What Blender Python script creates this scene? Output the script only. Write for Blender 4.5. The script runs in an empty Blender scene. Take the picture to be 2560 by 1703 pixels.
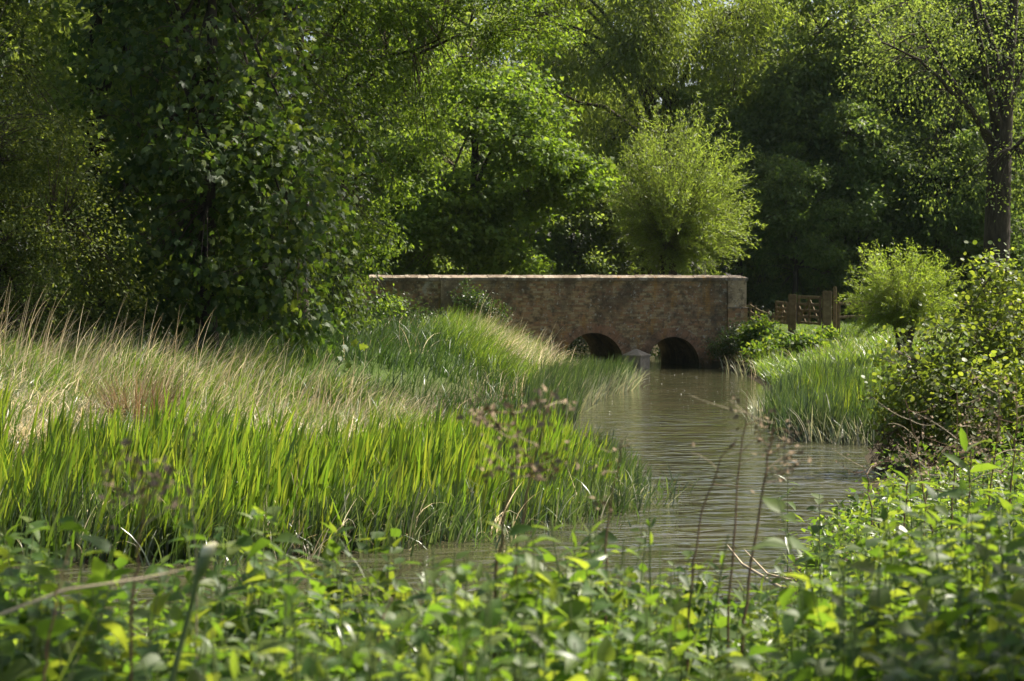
import bpy, math, random
import numpy as np
from mathutils import Vector, Matrix

# ------------------------------------------------------------------ camera, sky, sun, exposure
scene = bpy.context.scene
COL = scene.collection
CAM_Z = 2.95
FPX = 4978.0            # focal length in pixels of the 2560 wide photograph
HORIZON = 700.0
cam_d = bpy.data.cameras.new('camera')
cam_d.sensor_width = 36.0
cam_d.lens = 70.0
cam_d.clip_start = 0.1
cam_d.clip_end = 2000.0
cam_d.dof.use_dof = True
cam_d.dof.focus_distance = 31.0
cam_d.dof.aperture_fstop = 5.6
cam = bpy.data.objects.new('camera', cam_d)
COL.objects.link(cam)
cam.location = (0, 0, CAM_Z)
cam.rotation_euler = (math.radians(90) - math.atan((851.5 - HORIZON) / FPX), 0, 0)
scene.camera = cam

SUN_AZ, SUN_EL = math.radians(58), math.radians(51)
world = bpy.data.worlds.new('World')
scene.world = world
world.use_nodes = True
wn = world.node_tree
wn.nodes.clear()
sky = wn.nodes.new('ShaderNodeTexSky')
sky.sky_type = 'NISHITA'
sky.sun_disc = False
sky.sun_elevation = SUN_EL
sky.sun_rotation = SUN_AZ
sky.air_density = 0.8
sky.dust_density = 4.0
sky.ozone_density = 0.4
bg = wn.nodes.new('ShaderNodeBackground')
bg.inputs['Strength'].default_value = 0.085
wo = wn.nodes.new('ShaderNodeOutputWorld')
wn.links.new(sky.outputs[0], bg.inputs[0])
wn.links.new(bg.outputs[0], wo.inputs[0])

sun_d = bpy.data.lights.new('sun', 'SUN')
sun_d.energy = 5.0
sun_d.angle = math.radians(0.5)
sun_d.color = (1.0, 0.93, 0.80)
sun = bpy.data.objects.new('sun', sun_d)
COL.objects.link(sun)
S = Vector((math.cos(SUN_EL) * math.sin(SUN_AZ), math.cos(SUN_EL) * math.cos(SUN_AZ), math.sin(SUN_EL)))
sun.rotation_euler = S.to_track_quat('Z', 'Y').to_euler()
sun.location = (20, 20, 40)

scene.view_settings.view_transform = 'Standard'
scene.view_settings.look = 'None'
scene.view_settings.gamma = 1.0
scene.view_settings.exposure = 1.22
scene.view_settings.use_curve_mapping = False
scene.cycles.max_bounces = 8
scene.cycles.diffuse_bounces = 4
scene.cycles.glossy_bounces = 3
scene.cycles.transmission_bounces = 4
scene.cycles.transparent_max_bounces = 4
scene.cycles.caustics_reflective = False
scene.cycles.caustics_refractive = False
scene.cycles.use_denoising = True

rng = np.random.default_rng(7)
random.seed(7)
K = 2.1818e-4           # world metres per metre of depth per pixel of the 2357 wide preview


def DX(dx, Y):
    return (dx - 1178.5) * K * Y


def DZ(dy, Y):
    return CAM_Z - (dy - 644.5) * K * Y


# ------------------------------------------------------------------ object helpers
def tag(o, label=None, cat=None, group=None, kind=None):
    if label: o['label'] = label
    if cat: o['category'] = cat
    if group: o['group'] = group
    if kind: o['kind'] = kind
    return o


def empty(name, loc, label=None, cat=None, group=None, rz=0.0):
    o = bpy.data.objects.new(name, None)
    COL.objects.link(o)
    o.location = loc
    o.rotation_euler = (0, 0, rz)
    o.empty_display_size = 0.2
    return tag(o, label, cat, group)


def link_mesh(name, me, parent=None):
    o = bpy.data.objects.new(name, me)
    COL.objects.link(o)
    if parent is not None:
        o.parent = parent
    return o


class Geo:
    """Collects vertices and faces (triangles or quads) in arrays."""
    def __init__(self):
        self.v, self.f, self.n = [], [], 0

    def add(self, v, f):
        v = np.asarray(v, dtype=np.float32).reshape(-1, 3)
        f = np.asarray(f, dtype=np.int32)
        if len(v) == 0:
            return self
        self.v.append(v)
        self.f.append(f + self.n)
        self.n += len(v)
        return self

    def mesh(self, name, mat=None, smooth=True, origin=(0, 0, 0)):
        me = bpy.data.meshes.new(name)
        if self.n:
            v = np.concatenate(self.v) - np.asarray(origin, dtype=np.float32)
            me.vertices.add(len(v))
            me.vertices.foreach_set('co', v.ravel())
            loops = np.concatenate([f.ravel() for f in self.f])
            tot = np.concatenate([np.full(len(f), f.shape[1], dtype=np.int32) for f in self.f])
            start = np.concatenate([[0], np.cumsum(tot)[:-1]]).astype(np.int32)
            me.loops.add(len(loops))
            me.loops.foreach_set('vertex_index', loops)
            me.polygons.add(len(tot))
            me.polygons.foreach_set('loop_start', start)
            if mat is not None and mat.name == 'weathered timber':
                smooth = False
            me.polygons.foreach_set('use_smooth', np.full(len(tot), bool(smooth)))
            me.update(calc_edges=True)
        if mat is not None:
            me.materials.append(mat)
        return me

    def build(self, name, mat, parent=None, smooth=True, origin=None, kind=None):
        if origin is None:
            origin = tuple(parent.location) if parent is not None and parent.type == 'EMPTY' else (0, 0, 0)
        o = link_mesh(name, self.mesh(name, mat, smooth, origin), parent)
        if kind:
            o['kind'] = kind
        return o


def norm(a):
    return a / np.maximum(np.linalg.norm(a, axis=-1, keepdims=True), 1e-9)


def tube(g, pts, rad, sides=5, cap=True):
    pts = np.asarray(pts, dtype=np.float64)
    n = len(pts)
    rad = np.broadcast_to(np.asarray(rad, dtype=np.float64), (n,))
    d = norm(np.gradient(pts, axis=0))
    ref = np.array([0.31, 0.95, 0.05]) if abs(d[0] @ np.array([0.31, 0.95, 0.05])) < 0.9 else np.array([1.0, 0, 0])
    a = norm(np.cross(d, ref))
    b = np.cross(d, a)
    th = np.linspace(0, 2 * np.pi, sides, endpoint=False)
    ring = a[:, None, :] * np.cos(th)[None, :, None] + b[:, None, :] * np.sin(th)[None, :, None]
    v = (pts[:, None, :] + ring * rad[:, None, None]).reshape(-1, 3)
    i = np.arange(n - 1)[:, None] * sides
    j = np.arange(sides)[None, :]
    f = np.stack([i + j, i + (j + 1) % sides, i + sides + (j + 1) % sides, i + sides + j], -1).reshape(-1, 4)
    g.add(v, f)
    if cap and sides >= 5:
        g.add(np.concatenate([v[-sides:], pts[-1:]]), [[k, (k + 1) % sides, sides] for k in range(sides)])


def many_tubes(g, pts, rad, sides=3):
    """pts (N, n, 3), rad (N, n): many tubes of equal length at once."""
    N, n = pts.shape[:2]
    if N == 0:
        return
    d = norm(np.gradient(pts, axis=1))
    a = norm(np.cross(d, np.array([0.21, 0.43, 0.37])))
    b = np.cross(d, a)
    th = np.linspace(0, 2 * np.pi, sides, endpoint=False)
    ring = a[:, :, None, :] * np.cos(th)[:, None] + b[:, :, None, :] * np.sin(th)[:, None]
    v = (pts[:, :, None, :] + ring * rad[:, :, None, None]).reshape(-1, 3)
    base = (np.arange(N) * n * sides)[:, None, None]
    i = (np.arange(n - 1) * sides)[None, :, None]
    j = np.arange(sides)[None, None, :]
    f = np.stack([base + i + j, base + i + (j + 1) % sides, base + i + sides + (j + 1) % sides, base + i + sides + j], -1)
    g.add(v, f.reshape(-1, 4))


def box(g, lo, hi, jit=0.0, r=None):
    lo = np.asarray(lo, float); hi = np.asarray(hi, float)
    v = np.array([[x, y, z] for x in (0, 1) for y in (0, 1) for z in (0, 1)], float) * (hi - lo) + lo
    if jit:
        v += (r or rng).normal(0, jit, v.shape)
    g.add(v, [[0, 1, 3, 2], [4, 6, 7, 5], [0, 4, 5, 1], [2, 3, 7, 6], [0, 2, 6, 4], [1, 5, 7, 3]])


def obox(g, a, b, w, h, up=(0, 0, 1), bevel=0.0):
    """A bar from a to b, w wide and h high (along up)."""
    a = np.asarray(a, float); b = np.asarray(b, float)
    d = norm(b - a)
    s = norm(np.cross(d, np.asarray(up, float)))
    u = np.cross(s, d)
    if bevel <= 0:
        prof = [(-.5, -.5), (.5, -.5), (.5, .5), (-.5, .5)]
        prof = [(x * w, y * h) for x, y in prof]
    else:
        c = bevel
        prof = [(-w/2 + c, -h/2), (w/2 - c, -h/2), (w/2, -h/2 + c), (w/2, h/2 - c), (w/2 - c, h/2), (-w/2 + c, h/2), (-w/2, h/2 - c), (-w/2, -h/2 + c)]
    n = len(prof)
    v = np.array([p + s * x + u * y for p in (a, b) for x, y in prof])
    g.add(v, [[i, (i + 1) % n, n + (i + 1) % n, n + i] for i in range(n)])
    g.add(v, [list(range(n))[::-1]])
    g.add(v, [list(range(n, 2 * n))])


# ------------------------------------------------------------------ leaf shapes (length 1 along +y, face up +z)
def fan(outline, zc=0.0):
    o = np.array([(x, y, z) for x, y, z in outline], float)
    c = np.array([[0, 0.42, zc]])
    n = len(o)
    return np.concatenate([o, c]), np.array([[i, (i + 1) % n, n] for i in range(n)])


def midrib(ts, ws, droop=0.12, fold=0.10, tooth=0.0):
    v, f = [], []
    for t, w in zip(ts, ws):
        z = -droop * t * t
        v += [(-w, t, z + fold * w * 2), (0, t, z), (w, t, z + fold * w * 2)]
    for i in range(len(ts) - 1):
        k = i * 3
        f += [[k, k + 1, k + 4, k + 3], [k + 1, k + 2, k + 5, k + 4]]
    return np.array(v, float), np.array(f)


RHOMB = (np.array([(0, 0, 0), (.27, .45, .06), (0, 1, -.06), (-.27, .45, .06)], float), np.array([[0, 1, 2], [0, 2, 3]]))
WILLOW = (np.array([(0, 0, 0), (.11, .4, .02), (0, 1, -.14), (-.11, .4, .02)], float), np.array([[0, 1, 2], [0, 2, 3]]))
MAPLE = fan([(0, 0, 0), (.16, -.04, .02), (.42, .06, -.06), (.30, .22, .02), (.52, .50, -.08), (.26, .50, .02), (.22, .72, 0),
             (0, 1.0, -.12), (-.22, .72, 0), (-.26, .50, .02), (-.52, .50, -.08), (-.30, .22, .02), (-.42, .06, -.06), (-.16, -.04, .02)], .03)
MAPLE_S = (np.array([(0, 0, .02), (.50, .30, -.06), (.20, .50, .02), (0, 1.0, -.1), (-.20, .50, .02), (-.50, .30, -.06)], float), np.array([[0, 1, 2], [0, 2, 4], [2, 3, 4], [0, 4, 5]]))
ROUND = fan([(0, 0, 0), (.34, .14, .03), (.48, .50, .05), (.34, .86, .02), (0, .96, 0), (-.34, .86, .02), (-.48, .50, .05), (-.34, .14, .03)], -.02)
OVATE = midrib([0, .09, .2, .25, .42, .48, .66, .72, 1], [.03, .26, .33, .27, .31, .23, .22, .15, .0], .34, .16)
BROAD = midrib([0, .08, .25, .5, .78, 1], [.05, .34, .46, .40, .22, .0], .25, .10)
LANCE = midrib([0, .25, .65, 1], [.03, .12, .11, .0], .3, .16)
OVATE_M = midrib([0, .12, .32, .6, .82, 1], [.03, .28, .32, .23, .11, .0], .34, .16)
OVATE_S = midrib([0, .3, .7, 1], [.04, .31, .18, .0], .2, .12)


def scatter(template, pos, dirs, normals, scale):
    """Leaves at pos pointing along dirs with the given face normals."""
    tv, tf = template
    d = norm(dirs)
    s = norm(np.cross(d, normals))
    n = np.cross(s, d)
    sc = np.broadcast_to(np.asarray(scale), (len(pos),))[:, None, None]
    v = pos[:, None, :] + sc * (tv[None, :, 0:1] * s[:, None, :] + tv[None, :, 1:2] * d[:, None, :] + tv[None, :, 2:3] * n[:, None, :])
    f = tf[None] + (np.arange(len(pos)) * len(tv))[:, None, None]
    return v.reshape(-1, 3), f.reshape(-1, tf.shape[1])


def leaf_frames(r, N, outward, up=0.75, droop=0.25, spread=0.7):
    d = norm(outward * 0.6 + r.normal(0, spread, (N, 3)) - np.array([0, 0, droop]))
    n = norm(np.array([0, 0, up]) + r.normal(0, 0.45, (N, 3)) + outward * 0.25)
    return d, n


# ------------------------------------------------------------------ materials
def nodes(name):
    m = bpy.data.materials.new(name)
    m.use_nodes = True
    t = m.node_tree
    t.nodes.clear()
    out = t.nodes.new('ShaderNodeOutputMaterial')
    return m, t, out


def N(t, kind, **kw):
    n = t.nodes.new(kind)
    for k, v in kw.items():
        if k in n.bl_rna.properties:
            setattr(n, k, v)
        else:
            n.inputs[k.replace('_', ' ')].default_value = v
    return n


def ramp(t, stops, interp='LINEAR'):
    n = t.nodes.new('ShaderNodeValToRGB')
    n.color_ramp.interpolation = interp
    e = n.color_ramp.elements
    while len(e) < len(stops):
        e.new(0.5)
    for i, (p, c) in enumerate(stops):
        e[i].position = p
        e[i].color = (*c, 1) if len(c) == 3 else c
    return n


def rnd_value(t):
    geo = t.nodes.new('ShaderNodeNewGeometry')
    oi = t.nodes.new('ShaderNodeObjectInfo')
    add = N(t, 'ShaderNodeMath', operation='ADD')
    fr = N(t, 'ShaderNodeMath', operation='FRACT')
    t.links.new(geo.outputs['Random Per Island'], add.inputs[0])
    t.links.new(oi.outputs['Random'], add.inputs[1])
    t.links.new(add.outputs[0], fr.inputs[0])
    return fr


def leaf_mat(name, cols, trans, tfac=0.45, rough=0.42, spec=0.5, sat=1.0):
    """cols: colour stops across single leaves; trans: tint of light that passes through."""
    m, t, out = nodes(name)
    r = rnd_value(t)
    cr = ramp(t, [(i / (len(cols) - 1), c) for i, c in enumerate(cols)])
    t.links.new(r.outputs[0], cr.inputs[0])
    tex = t.nodes.new('ShaderNodeTexCoord')
    nz = N(t, 'ShaderNodeTexNoise', Scale=0.7, Detail=2.0)
    t.links.new(tex.outputs['Object'], nz.inputs['Vector'])
    hs = N(t, 'ShaderNodeHueSaturation', Saturation=sat)
    mr = N(t, 'ShaderNodeMapRange')
    mr.inputs[1].default_value, mr.inputs[2].default_value = 0.3, 0.7
    mr.inputs[3].default_value, mr.inputs[4].default_value = 0.75, 1.3
    t.links.new(nz.outputs[0], mr.inputs[0])
    t.links.new(mr.outputs[0], hs.inputs['Value'])
    t.links.new(cr.outputs[0], hs.inputs['Color'])
    p = N(t, 'ShaderNodeBsdfPrincipled', Roughness=rough)
    p.inputs['Specular IOR Level'].default_value = spec
    t.links.new(hs.outputs[0], p.inputs['Base Color'])
    mix = N(t, 'ShaderNodeMixRGB', blend_type='MULTIPLY')
    mix.inputs[0].default_value = 1.0
    mix.inputs[2].default_value = (*trans, 1)
    t.links.new(hs.outputs[0], mix.inputs[1])
    tr = N(t, 'ShaderNodeBsdfTranslucent')
    t.links.new(mix.outputs[0], tr.inputs['Color'])
    ms = N(t, 'ShaderNodeMixShader')
    ms.inputs[0].default_value = tfac
    t.links.new(p.outputs[0], ms.inputs[1])
    t.links.new(tr.outputs[0], ms.inputs[2])
    t.links.new(ms.outputs[0], out.inputs[0])
    return m


def plain_mat(name, stops, scale=6.0, rough=0.85, bump=0.3, stretch=(1, 1, 1), spec=0.3, detail=6.0):
    m, t, out = nodes(name)
    tex = t.nodes.new('ShaderNodeTexCoord')
    mp = N(t, 'ShaderNodeMapping')
    mp.inputs['Scale'].default_value = stretch
    t.links.new(tex.outputs['Object'], mp.inputs[0])
    nz = N(t, 'ShaderNodeTexNoise', Scale=scale, Detail=detail, Roughness=0.65)
    t.links.new(mp.outputs[0], nz.inputs['Vector'])
    cr = ramp(t, stops)
    t.links.new(nz.outputs[0], cr.inputs[0])
    p = N(t, 'ShaderNodeBsdfPrincipled', Roughness=rough)
    p.inputs['Specular IOR Level'].default_value = spec
    t.links.new(cr.outputs[0], p.inputs['Base Color'])
    if bump:
        b = N(t, 'ShaderNodeBump', Strength=bump, Distance=0.03)
        t.links.new(nz.outputs[0], b.inputs['Height'])
        t.links.new(b.outputs[0], p.inputs['Normal'])
    t.links.new(p.outputs[0], out.inputs[0])
    return m


YG = (2.6, 2.5, 0.9)
M = {}
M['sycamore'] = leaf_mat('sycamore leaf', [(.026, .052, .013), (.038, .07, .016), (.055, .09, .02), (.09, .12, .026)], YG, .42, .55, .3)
M['hawthorn'] = leaf_mat('hawthorn leaf', [(.045, .065, .015), (.06, .085, .018), (.09, .115, .025), (.12, .14, .04)], YG, .42, .58, .25)
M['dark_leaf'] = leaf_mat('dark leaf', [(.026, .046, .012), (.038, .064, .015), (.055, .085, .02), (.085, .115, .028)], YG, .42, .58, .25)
M['hedge_leaf'] = leaf_mat('field maple leaf', [(.05, .085, .016), (.07, .115, .02), (.10, .15, .028), (.13, .18, .045)], YG, .45, .58, .25)
M['maple'] = leaf_mat('maple leaf', [(.055, .095, .016), (.075, .125, .02), (.10, .155, .026), (.13, .18, .04)], YG, .45, .58, .25)
M['willow'] = leaf_mat('willow leaf', [(.085, .12, .024), (.105, .14, .03), (.125, .16, .04), (.15, .18, .06)], (2.4, 2.4, .9), .52, .45)
M['pollard'] = leaf_mat('pollard willow leaf', [(.095, .14, .028), (.115, .16, .034), (.135, .18, .042), (.16, .20, .065)], (2.4, 2.35, 1.0), .50, .42)
M['sallow'] = leaf_mat('young willow leaf', [(.10, .15, .026), (.125, .175, .032), (.15, .195, .042), (.18, .22, .07)], (2.5, 2.5, .9), .50, .42)
M['wood_leaf'] = leaf_mat('woodland leaf', [(.065, .095, .030), (.085, .12, .037), (.105, .14, .044), (.13, .165, .055)], (2.9, 2.8, 1.2), .50, .58, .25)
M['edge_leaf'] = leaf_mat('wood edge leaf', [(.06, .10, .028), (.08, .12, .034), (.10, .14, .04), (.13, .17, .055)], (2.5, 2.5, 1.1), .46, .55, .28)
M['alder'] = leaf_mat('alder leaf', [(.07, .105, .022), (.09, .13, .028), (.115, .155, .036), (.15, .185, .05)], (2.5, 2.3, .8), .48, .5, .4)
M['iris'] = leaf_mat('iris blade', [(.042, .085, .015), (.065, .118, .018), (.092, .138, .024), (.14, .170, .036)], (2.5, 2.35, .85), .52, .36)
M['reed'] = leaf_mat('reed blade', [(.032, .055, .022), (.045, .075, .027), (.065, .10, .036), (.12, .145, .075)], (1.7, 1.8, .8), .38, .30, .8)
M['pale_reed'] = leaf_mat('pale reed blade', [(.20, .25, .15), (.24, .27, .17), (.34, .33, .22), (.42, .38, .26)], (1.2, 1.2, .9), .35, .30, .8)
M['grass'] = leaf_mat('bank grass', [(.06, .115, .018), (.085, .14, .024), (.11, .165, .03), (.16, .20, .06)], (2.2, 2.2, .8), .45, .42)
M['shade_toned'] = leaf_mat('lush dark grass', [(.025, .052, .016), (.035, .07, .02), (.05, .088, .024), (.08, .11, .035)], (1.6, 1.7, .8), .36, .42)  # grass made darker and less translucent to stand in for tree shade
M['straw'] = leaf_mat('dry grass', [(.34, .27, .165), (.46, .38, .26), (.58, .50, .37), (.70, .64, .52)], (1.25, 1.2, 1.0), .52, .4)
M['sedge'] = leaf_mat('sedge blade', [(.05, .085, .03), (.075, .11, .04), (.11, .14, .055), (.20, .20, .10)], (1.9, 1.9, .9), .38, .30, .7)
M['brown_sedge'] = leaf_mat('brown sedge blade', [(.10, .06, .03), (.15, .09, .045), (.24, .16, .09), (.38, .30, .18)], (1.3, 1.2, .9), .3, .5)
M['nettle'] = leaf_mat('nettle leaf', [(.042, .085, .018), (.058, .11, .021), (.085, .132, .026), (.125, .16, .036)], (2.6, 2.4, .85), .54, .50, .32)
M['herb'] = leaf_mat('bank herb leaf', [(.06, .11, .02), (.085, .14, .025), (.11, .165, .03), (.15, .19, .05)], (2.2, 2.2, .8), .45, .36, .6)
M['ivy'] = leaf_mat('ivy leaf', [(.025, .05, .014), (.04, .07, .018), (.055, .09, .022), (.09, .13, .03)], (1.8, 1.9, .8), .35, .38)
M['bark'] = plain_mat('bark', [(.3, (.016, .012, .008)), (.5, (.042, .031, .021)), (.75, (.085, .066, .045))], 9, .9, .9, (1, 1, .22))
M['twig'] = plain_mat('twig bark', [(.3, (.05, .038, .022)), (.7, (.13, .10, .06))], 14, .8, .3)
M['shoot'] = plain_mat('young shoot bark', [(.3, (.09, .085, .03)), (.7, (.17, .15, .06))], 10, .6, .1)
M['dead_stem'] = plain_mat('dead stem', [(.3, (.10, .055, .03)), (.55, (.19, .11, .06)), (.8, (.33, .24, .15))], 18, .8, .2)
M['pale_stem'] = plain_mat('bleached stem', [(.3, (.30, .23, .14)), (.7, (.48, .40, .27))], 14, .7, .2)
M['seed'] = plain_mat('dead seed head', [(.3, (.13, .085, .05)), (.7, (.36, .27, .17))], 40, .9, .4)
M['green_stem'] = plain_mat('green stem', [(.3, (.07, .11, .025)), (.7, (.15, .18, .06))], 9, .5, .1)
M['bud'] = plain_mat('cream bud', [(.3, (.48, .44, .26)), (.7, (.70, .66, .45))], 20, .6, .2)
M['timber'] = plain_mat('weathered timber', [(.3, (.07, .048, .022)), (.5, (.14, .10, .046)), (.75, (.25, .19, .10))], 5, .8, .5, (1, 1, 1))
M['bird'] = plain_mat('black plumage', [(.3, (.008, .008, .01)), (.7, (.02, .02, .022))], 20, .5, .1)
M['bird_pale'] = plain_mat('pale feathers', [(.3, (.55, .53, .5)), (.7, (.7, .68, .64))], 20, .7, .1)
M['beak'] = plain_mat('horn', [(.3, (.02, .02, .02)), (.7, (.05, .045, .04))], 20, .4, .0)
M['road'] = plain_mat('old asphalt', [(.3, (.04, .04, .038)), (.7, (.065, .06, .055))], 30, .9, .3)
M['stone'] = plain_mat('pier stone', [(.25, (.19, .16, .12)), (.5, (.32, .28, .21)), (.8, (.42, .38, .29))], 7, .9, .6)
M['root_moss'] = plain_mat('dead moss', [(.3, (.08, .055, .03)), (.7, (.19, .14, .08))], 22, .95, .8)


def brick_material(name, stops, lichen=0.55, pale=0.62, damp=True, scale=1.0):
    m, t, out = nodes(name)
    r = rnd_value(t)
    cr = ramp(t, stops)
    t.links.new(r.outputs[0], cr.inputs[0])
    geo = t.nodes.new('ShaderNodeNewGeometry')
    pos = geo.outputs['Position']

    def noise(sc, det=5.0, rough=.6, st=None):
        n = N(t, 'ShaderNodeTexNoise', Scale=sc, Detail=det, Roughness=rough)
        if st:
            mp = N(t, 'ShaderNodeMapping')
            mp.inputs['Scale'].default_value = st
            t.links.new(pos, mp.inputs[0])
            t.links.new(mp.outputs[0], n.inputs['Vector'])
        else:
            t.links.new(pos, n.inputs['Vector'])
        return n.outputs[0]

    def mixc(fac_node, col_in, col, top, mode='MIX'):
        mx = N(t, 'ShaderNodeMixRGB', blend_type=mode)
        mr = ramp(t, [(top[0], (0, 0, 0)), (top[1], (1, 1, 1))])
        t.links.new(fac_node, mr.inputs[0])
        sc = N(t, 'ShaderNodeMath', operation='MULTIPLY')
        sc.inputs[1].default_value = top[2]
        t.links.new(mr.outputs[0], sc.inputs[0])
        t.links.new(sc.outputs[0], mx.inputs[0])
        t.links.new(col_in, mx.inputs[1])
        mx.inputs[2].default_value = (*col, 1)
        return mx.outputs[0]

    c = cr.outputs[0]
    c = mixc(noise(1.1), c, (.11, .08, .05), (.45, .60, .8))                       # old grime in broad patches
    c = mixc(noise(3.0, 6, .7), c, (.40, .36, .28), (pale - .03, pale + .06, .8))          # pale bloom and lichen
    c = mixc(noise(5.5, 5, .7), c, (.085, .07, .045), (.50, .62, .75))                # soot and moss blotches
    c = mixc(noise(9.0, 4, .6), c, (.46, .43, .35), (.62, .68, .85))
    c = mixc(noise(1.7, 5, .65, (1.4, 1, .45)), c, (.38, .20, .05), (lichen, lichen + .12, .6))   # rusty orange streaks
    c = mixc(noise(26, 3, .6), c, (.05, .035, .025), (.55, .75, .6))
    if damp:
        sx = t.nodes.new('ShaderNodeSeparateXYZ')
        t.links.new(pos, sx.inputs[0])
        ad = N(t, 'ShaderNodeMath', operation='MULTIPLY_ADD')
        t.links.new(noise(2.2), ad.inputs[0])
        ad.inputs[1].default_value = -0.9
        t.links.new(sx.outputs[2], ad.inputs[2])
        c = mixc(ad.outputs[0], c, c and (.045, .04, .022), (.0, .001, 0.0))
        mx = N(t, 'ShaderNodeMixRGB', blend_type='MIX')
        mr = N(t, 'ShaderNodeMapRange')
        mr.inputs[1].default_value, mr.inputs[2].default_value = -.30, .12
        mr.inputs[3].default_value, mr.inputs[4].default_value = .8, 0
        t.links.new(ad.outputs[0], mr.inputs[0])
        t.links.new(mr.outputs[0], mx.inputs[0])
        t.links.new(c, mx.inputs[1])
        mx.inputs[2].default_value = (.05, .045, .025, 1)
        c = mx.outputs[0]
    p = N(t, 'ShaderNodeBsdfPrincipled', Roughness=.9)
    p.inputs['Specular IOR Level'].default_value = .25
    t.links.new(c, p.inputs['Base Color'])
    b = N(t, 'ShaderNodeBump', Strength=.6, Distance=.012)
    t.links.new(noise(34, 4, .6), b.inputs['Height'])
    t.links.new(b.outputs[0], p.inputs['Normal'])
    t.links.new(p.outputs[0], out.inputs[0])
    return m


BRICK = [(0, (.21, .135, .065)), (.15, (.37, .205, .10)), (.35, (.33, .225, .11)), (.55, (.43, .31, .16)), (.75, (.41, .33, .19)), (.9, (.34, .18, .095)), (1, (.24, .15, .075))]
M['brick'] = brick_material('weathered brick', BRICK)
M['mortar'] = brick_material('mortar', [(0, (.24, .17, .09)), (1, (.31, .23, .13))], .62, .66)
M['voussoir'] = brick_material('arch brick', [(0, (.26, .14, .075)), (.5, (.32, .18, .10)), (1, (.37, .23, .135))], .60, .68)
M['pilaster'] = brick_material('rendered pilaster', [(0, (.40, .30, .17)), (1, (.46, .35, .21))], .62, .68, True)
M['coping'] = brick_material('coping', [(0, (.22, .17, .12)), (.5, (.28, .22, .16)), (1, (.34, .28, .21))], .60, .56, False)

# ------------------------------------------------------------------ river shape and terrain
RIVER = np.array([(1.3, 72), (1.3, 66), (1.45, 60), (1.2, 52), (0.6, 45), (0.4, 38), (0.6, 32), (0.6, 26), (-0.2, 23.4), (-2, 21.6),
                  (-6, 20), (-14, 19), (-34, 18), (-34, 9), (-8, 9.0), (-2, 9.6), (0.8, 11.5), (2.2, 16), (2.8, 20), (4.3, 25),
                  (5.6, 30), (5.9, 33), (6.6, 36), (6.3, 40), (6.4, 46), (7.0, 55), (7.3, 62), (7.0, 66), (6.5, 72), (5.5, 82), (1, 95),
                  (-10, 112), (-30, 118), (-30, 110), (-12, 104), (-3, 92), (0.5, 82)], float)


def river_dist(x, y):
    """Signed distance to the water's edge, positive on land."""
    p = np.stack([np.ravel(x), np.ravel(y)], -1).astype(float)
    a = RIVER; b = np.roll(RIVER, -1, axis=0)
    best = np.full(len(p), 1e9)
    inside = np.zeros(len(p), bool)
    for (ax, ay), (bx, by) in zip(a, b):
        e = np.array([bx - ax, by - ay]); w = p - np.array([ax, ay])
        tt = np.clip((w @ e) / (e @ e), 0, 1)
        dd = np.hypot(w[:, 0] - tt * e[0], w[:, 1] - tt * e[1])
        best = np.minimum(best, dd)
        if ay != by:
            c = (ay > p[:, 1]) != (by > p[:, 1])
            inside ^= c & (p[:, 0] < (bx - ax) * (p[:, 1] - ay) / (by - ay) + ax)
    return np.where(inside, -best, best).reshape(np.shape(x))


def sstep(a, b, x):
    t = np.clip((x - a) / (b - a), 0, 1)
    return t * t * (3 - 2 * t)


BR_O = np.array([-4.6, 64.9]); BR_U = np.array([.9833, .1822]); BR_V = np.array([-.1822, .9833])
BR_LEN = 12.62


def wob(x, y):
    return (np.sin(x * .9 + 1.3) * np.cos(y * .7 + .4) + .6 * np.sin(x * 2.1 + y * 1.7) + .5 * np.cos(y * 2.6 - x * 1.1)) * .05


def height(x, y):
    x = np.asarray(x, float); y = np.asarray(y, float)
    d = river_dist(x, y)
    near = 1 - sstep(14, 21, y)
    right = (x > 2.0 + (y - 20) * .1).astype(float) * (1 - near)
    left = (1 - near) * (1 - right)
    T = near * 1.45 + right * 1.32 + left * 1.22
    W = near * 2.6 + right * 5.5 + left * 9.5
    far = sstep(31, 44, y)
    zl = .02 + .035 * np.minimum(d, 6) + 1.05 * sstep(4.0 - 3.8 * far, 10.5 - 7.3 * far, d)
    z = np.where(d > 0, T * sstep(-.6, 1, d / W) - T * sstep(-.6, 1, 0.0) + .02, -.7 * sstep(0, 1.6, -d))
    z = np.where((d > 0) & (left > 0), left * zl + (1 - left) * z, z)
    z = z + np.where(d > 0.3, wob(x, y), 0)
    z = z + left * sstep(3.5, 7, d) * (.17 * np.sin(1.9 * x + .5) * np.sin(1.3 * y + .3) + .10 * np.sin(3.7 * x - 2.1 * y)) * (1 - sstep(40, 48, y))
    # road on its low embankment, behind the bridge face
    u = (x - BR_O[0]) * BR_U[0] + (y - BR_O[1]) * BR_U[1]
    v = (x - BR_O[0]) * BR_V[0] + (y - BR_O[1]) * BR_V[1]
    e = sstep(.6, 1.4, v) * (1 - sstep(3.6, 7.0, v)) * np.where(u < 6, 1 - sstep(5.0, 5.8, u), sstep(11.5, 12.2, u) * (1 - sstep(12.4, 13.6, u)))
    return z + e * np.maximum(1.9 - z, 0)


def grid_axis(lo, hi, step, far):
    core = np.arange(lo, hi + step * .5, step)
    out = [far * s for s in (.12, .2, .35, .6, 1.0)]
    return np.concatenate([[lo - o for o in out[::-1]], core, [hi + o for o in out]])


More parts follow.
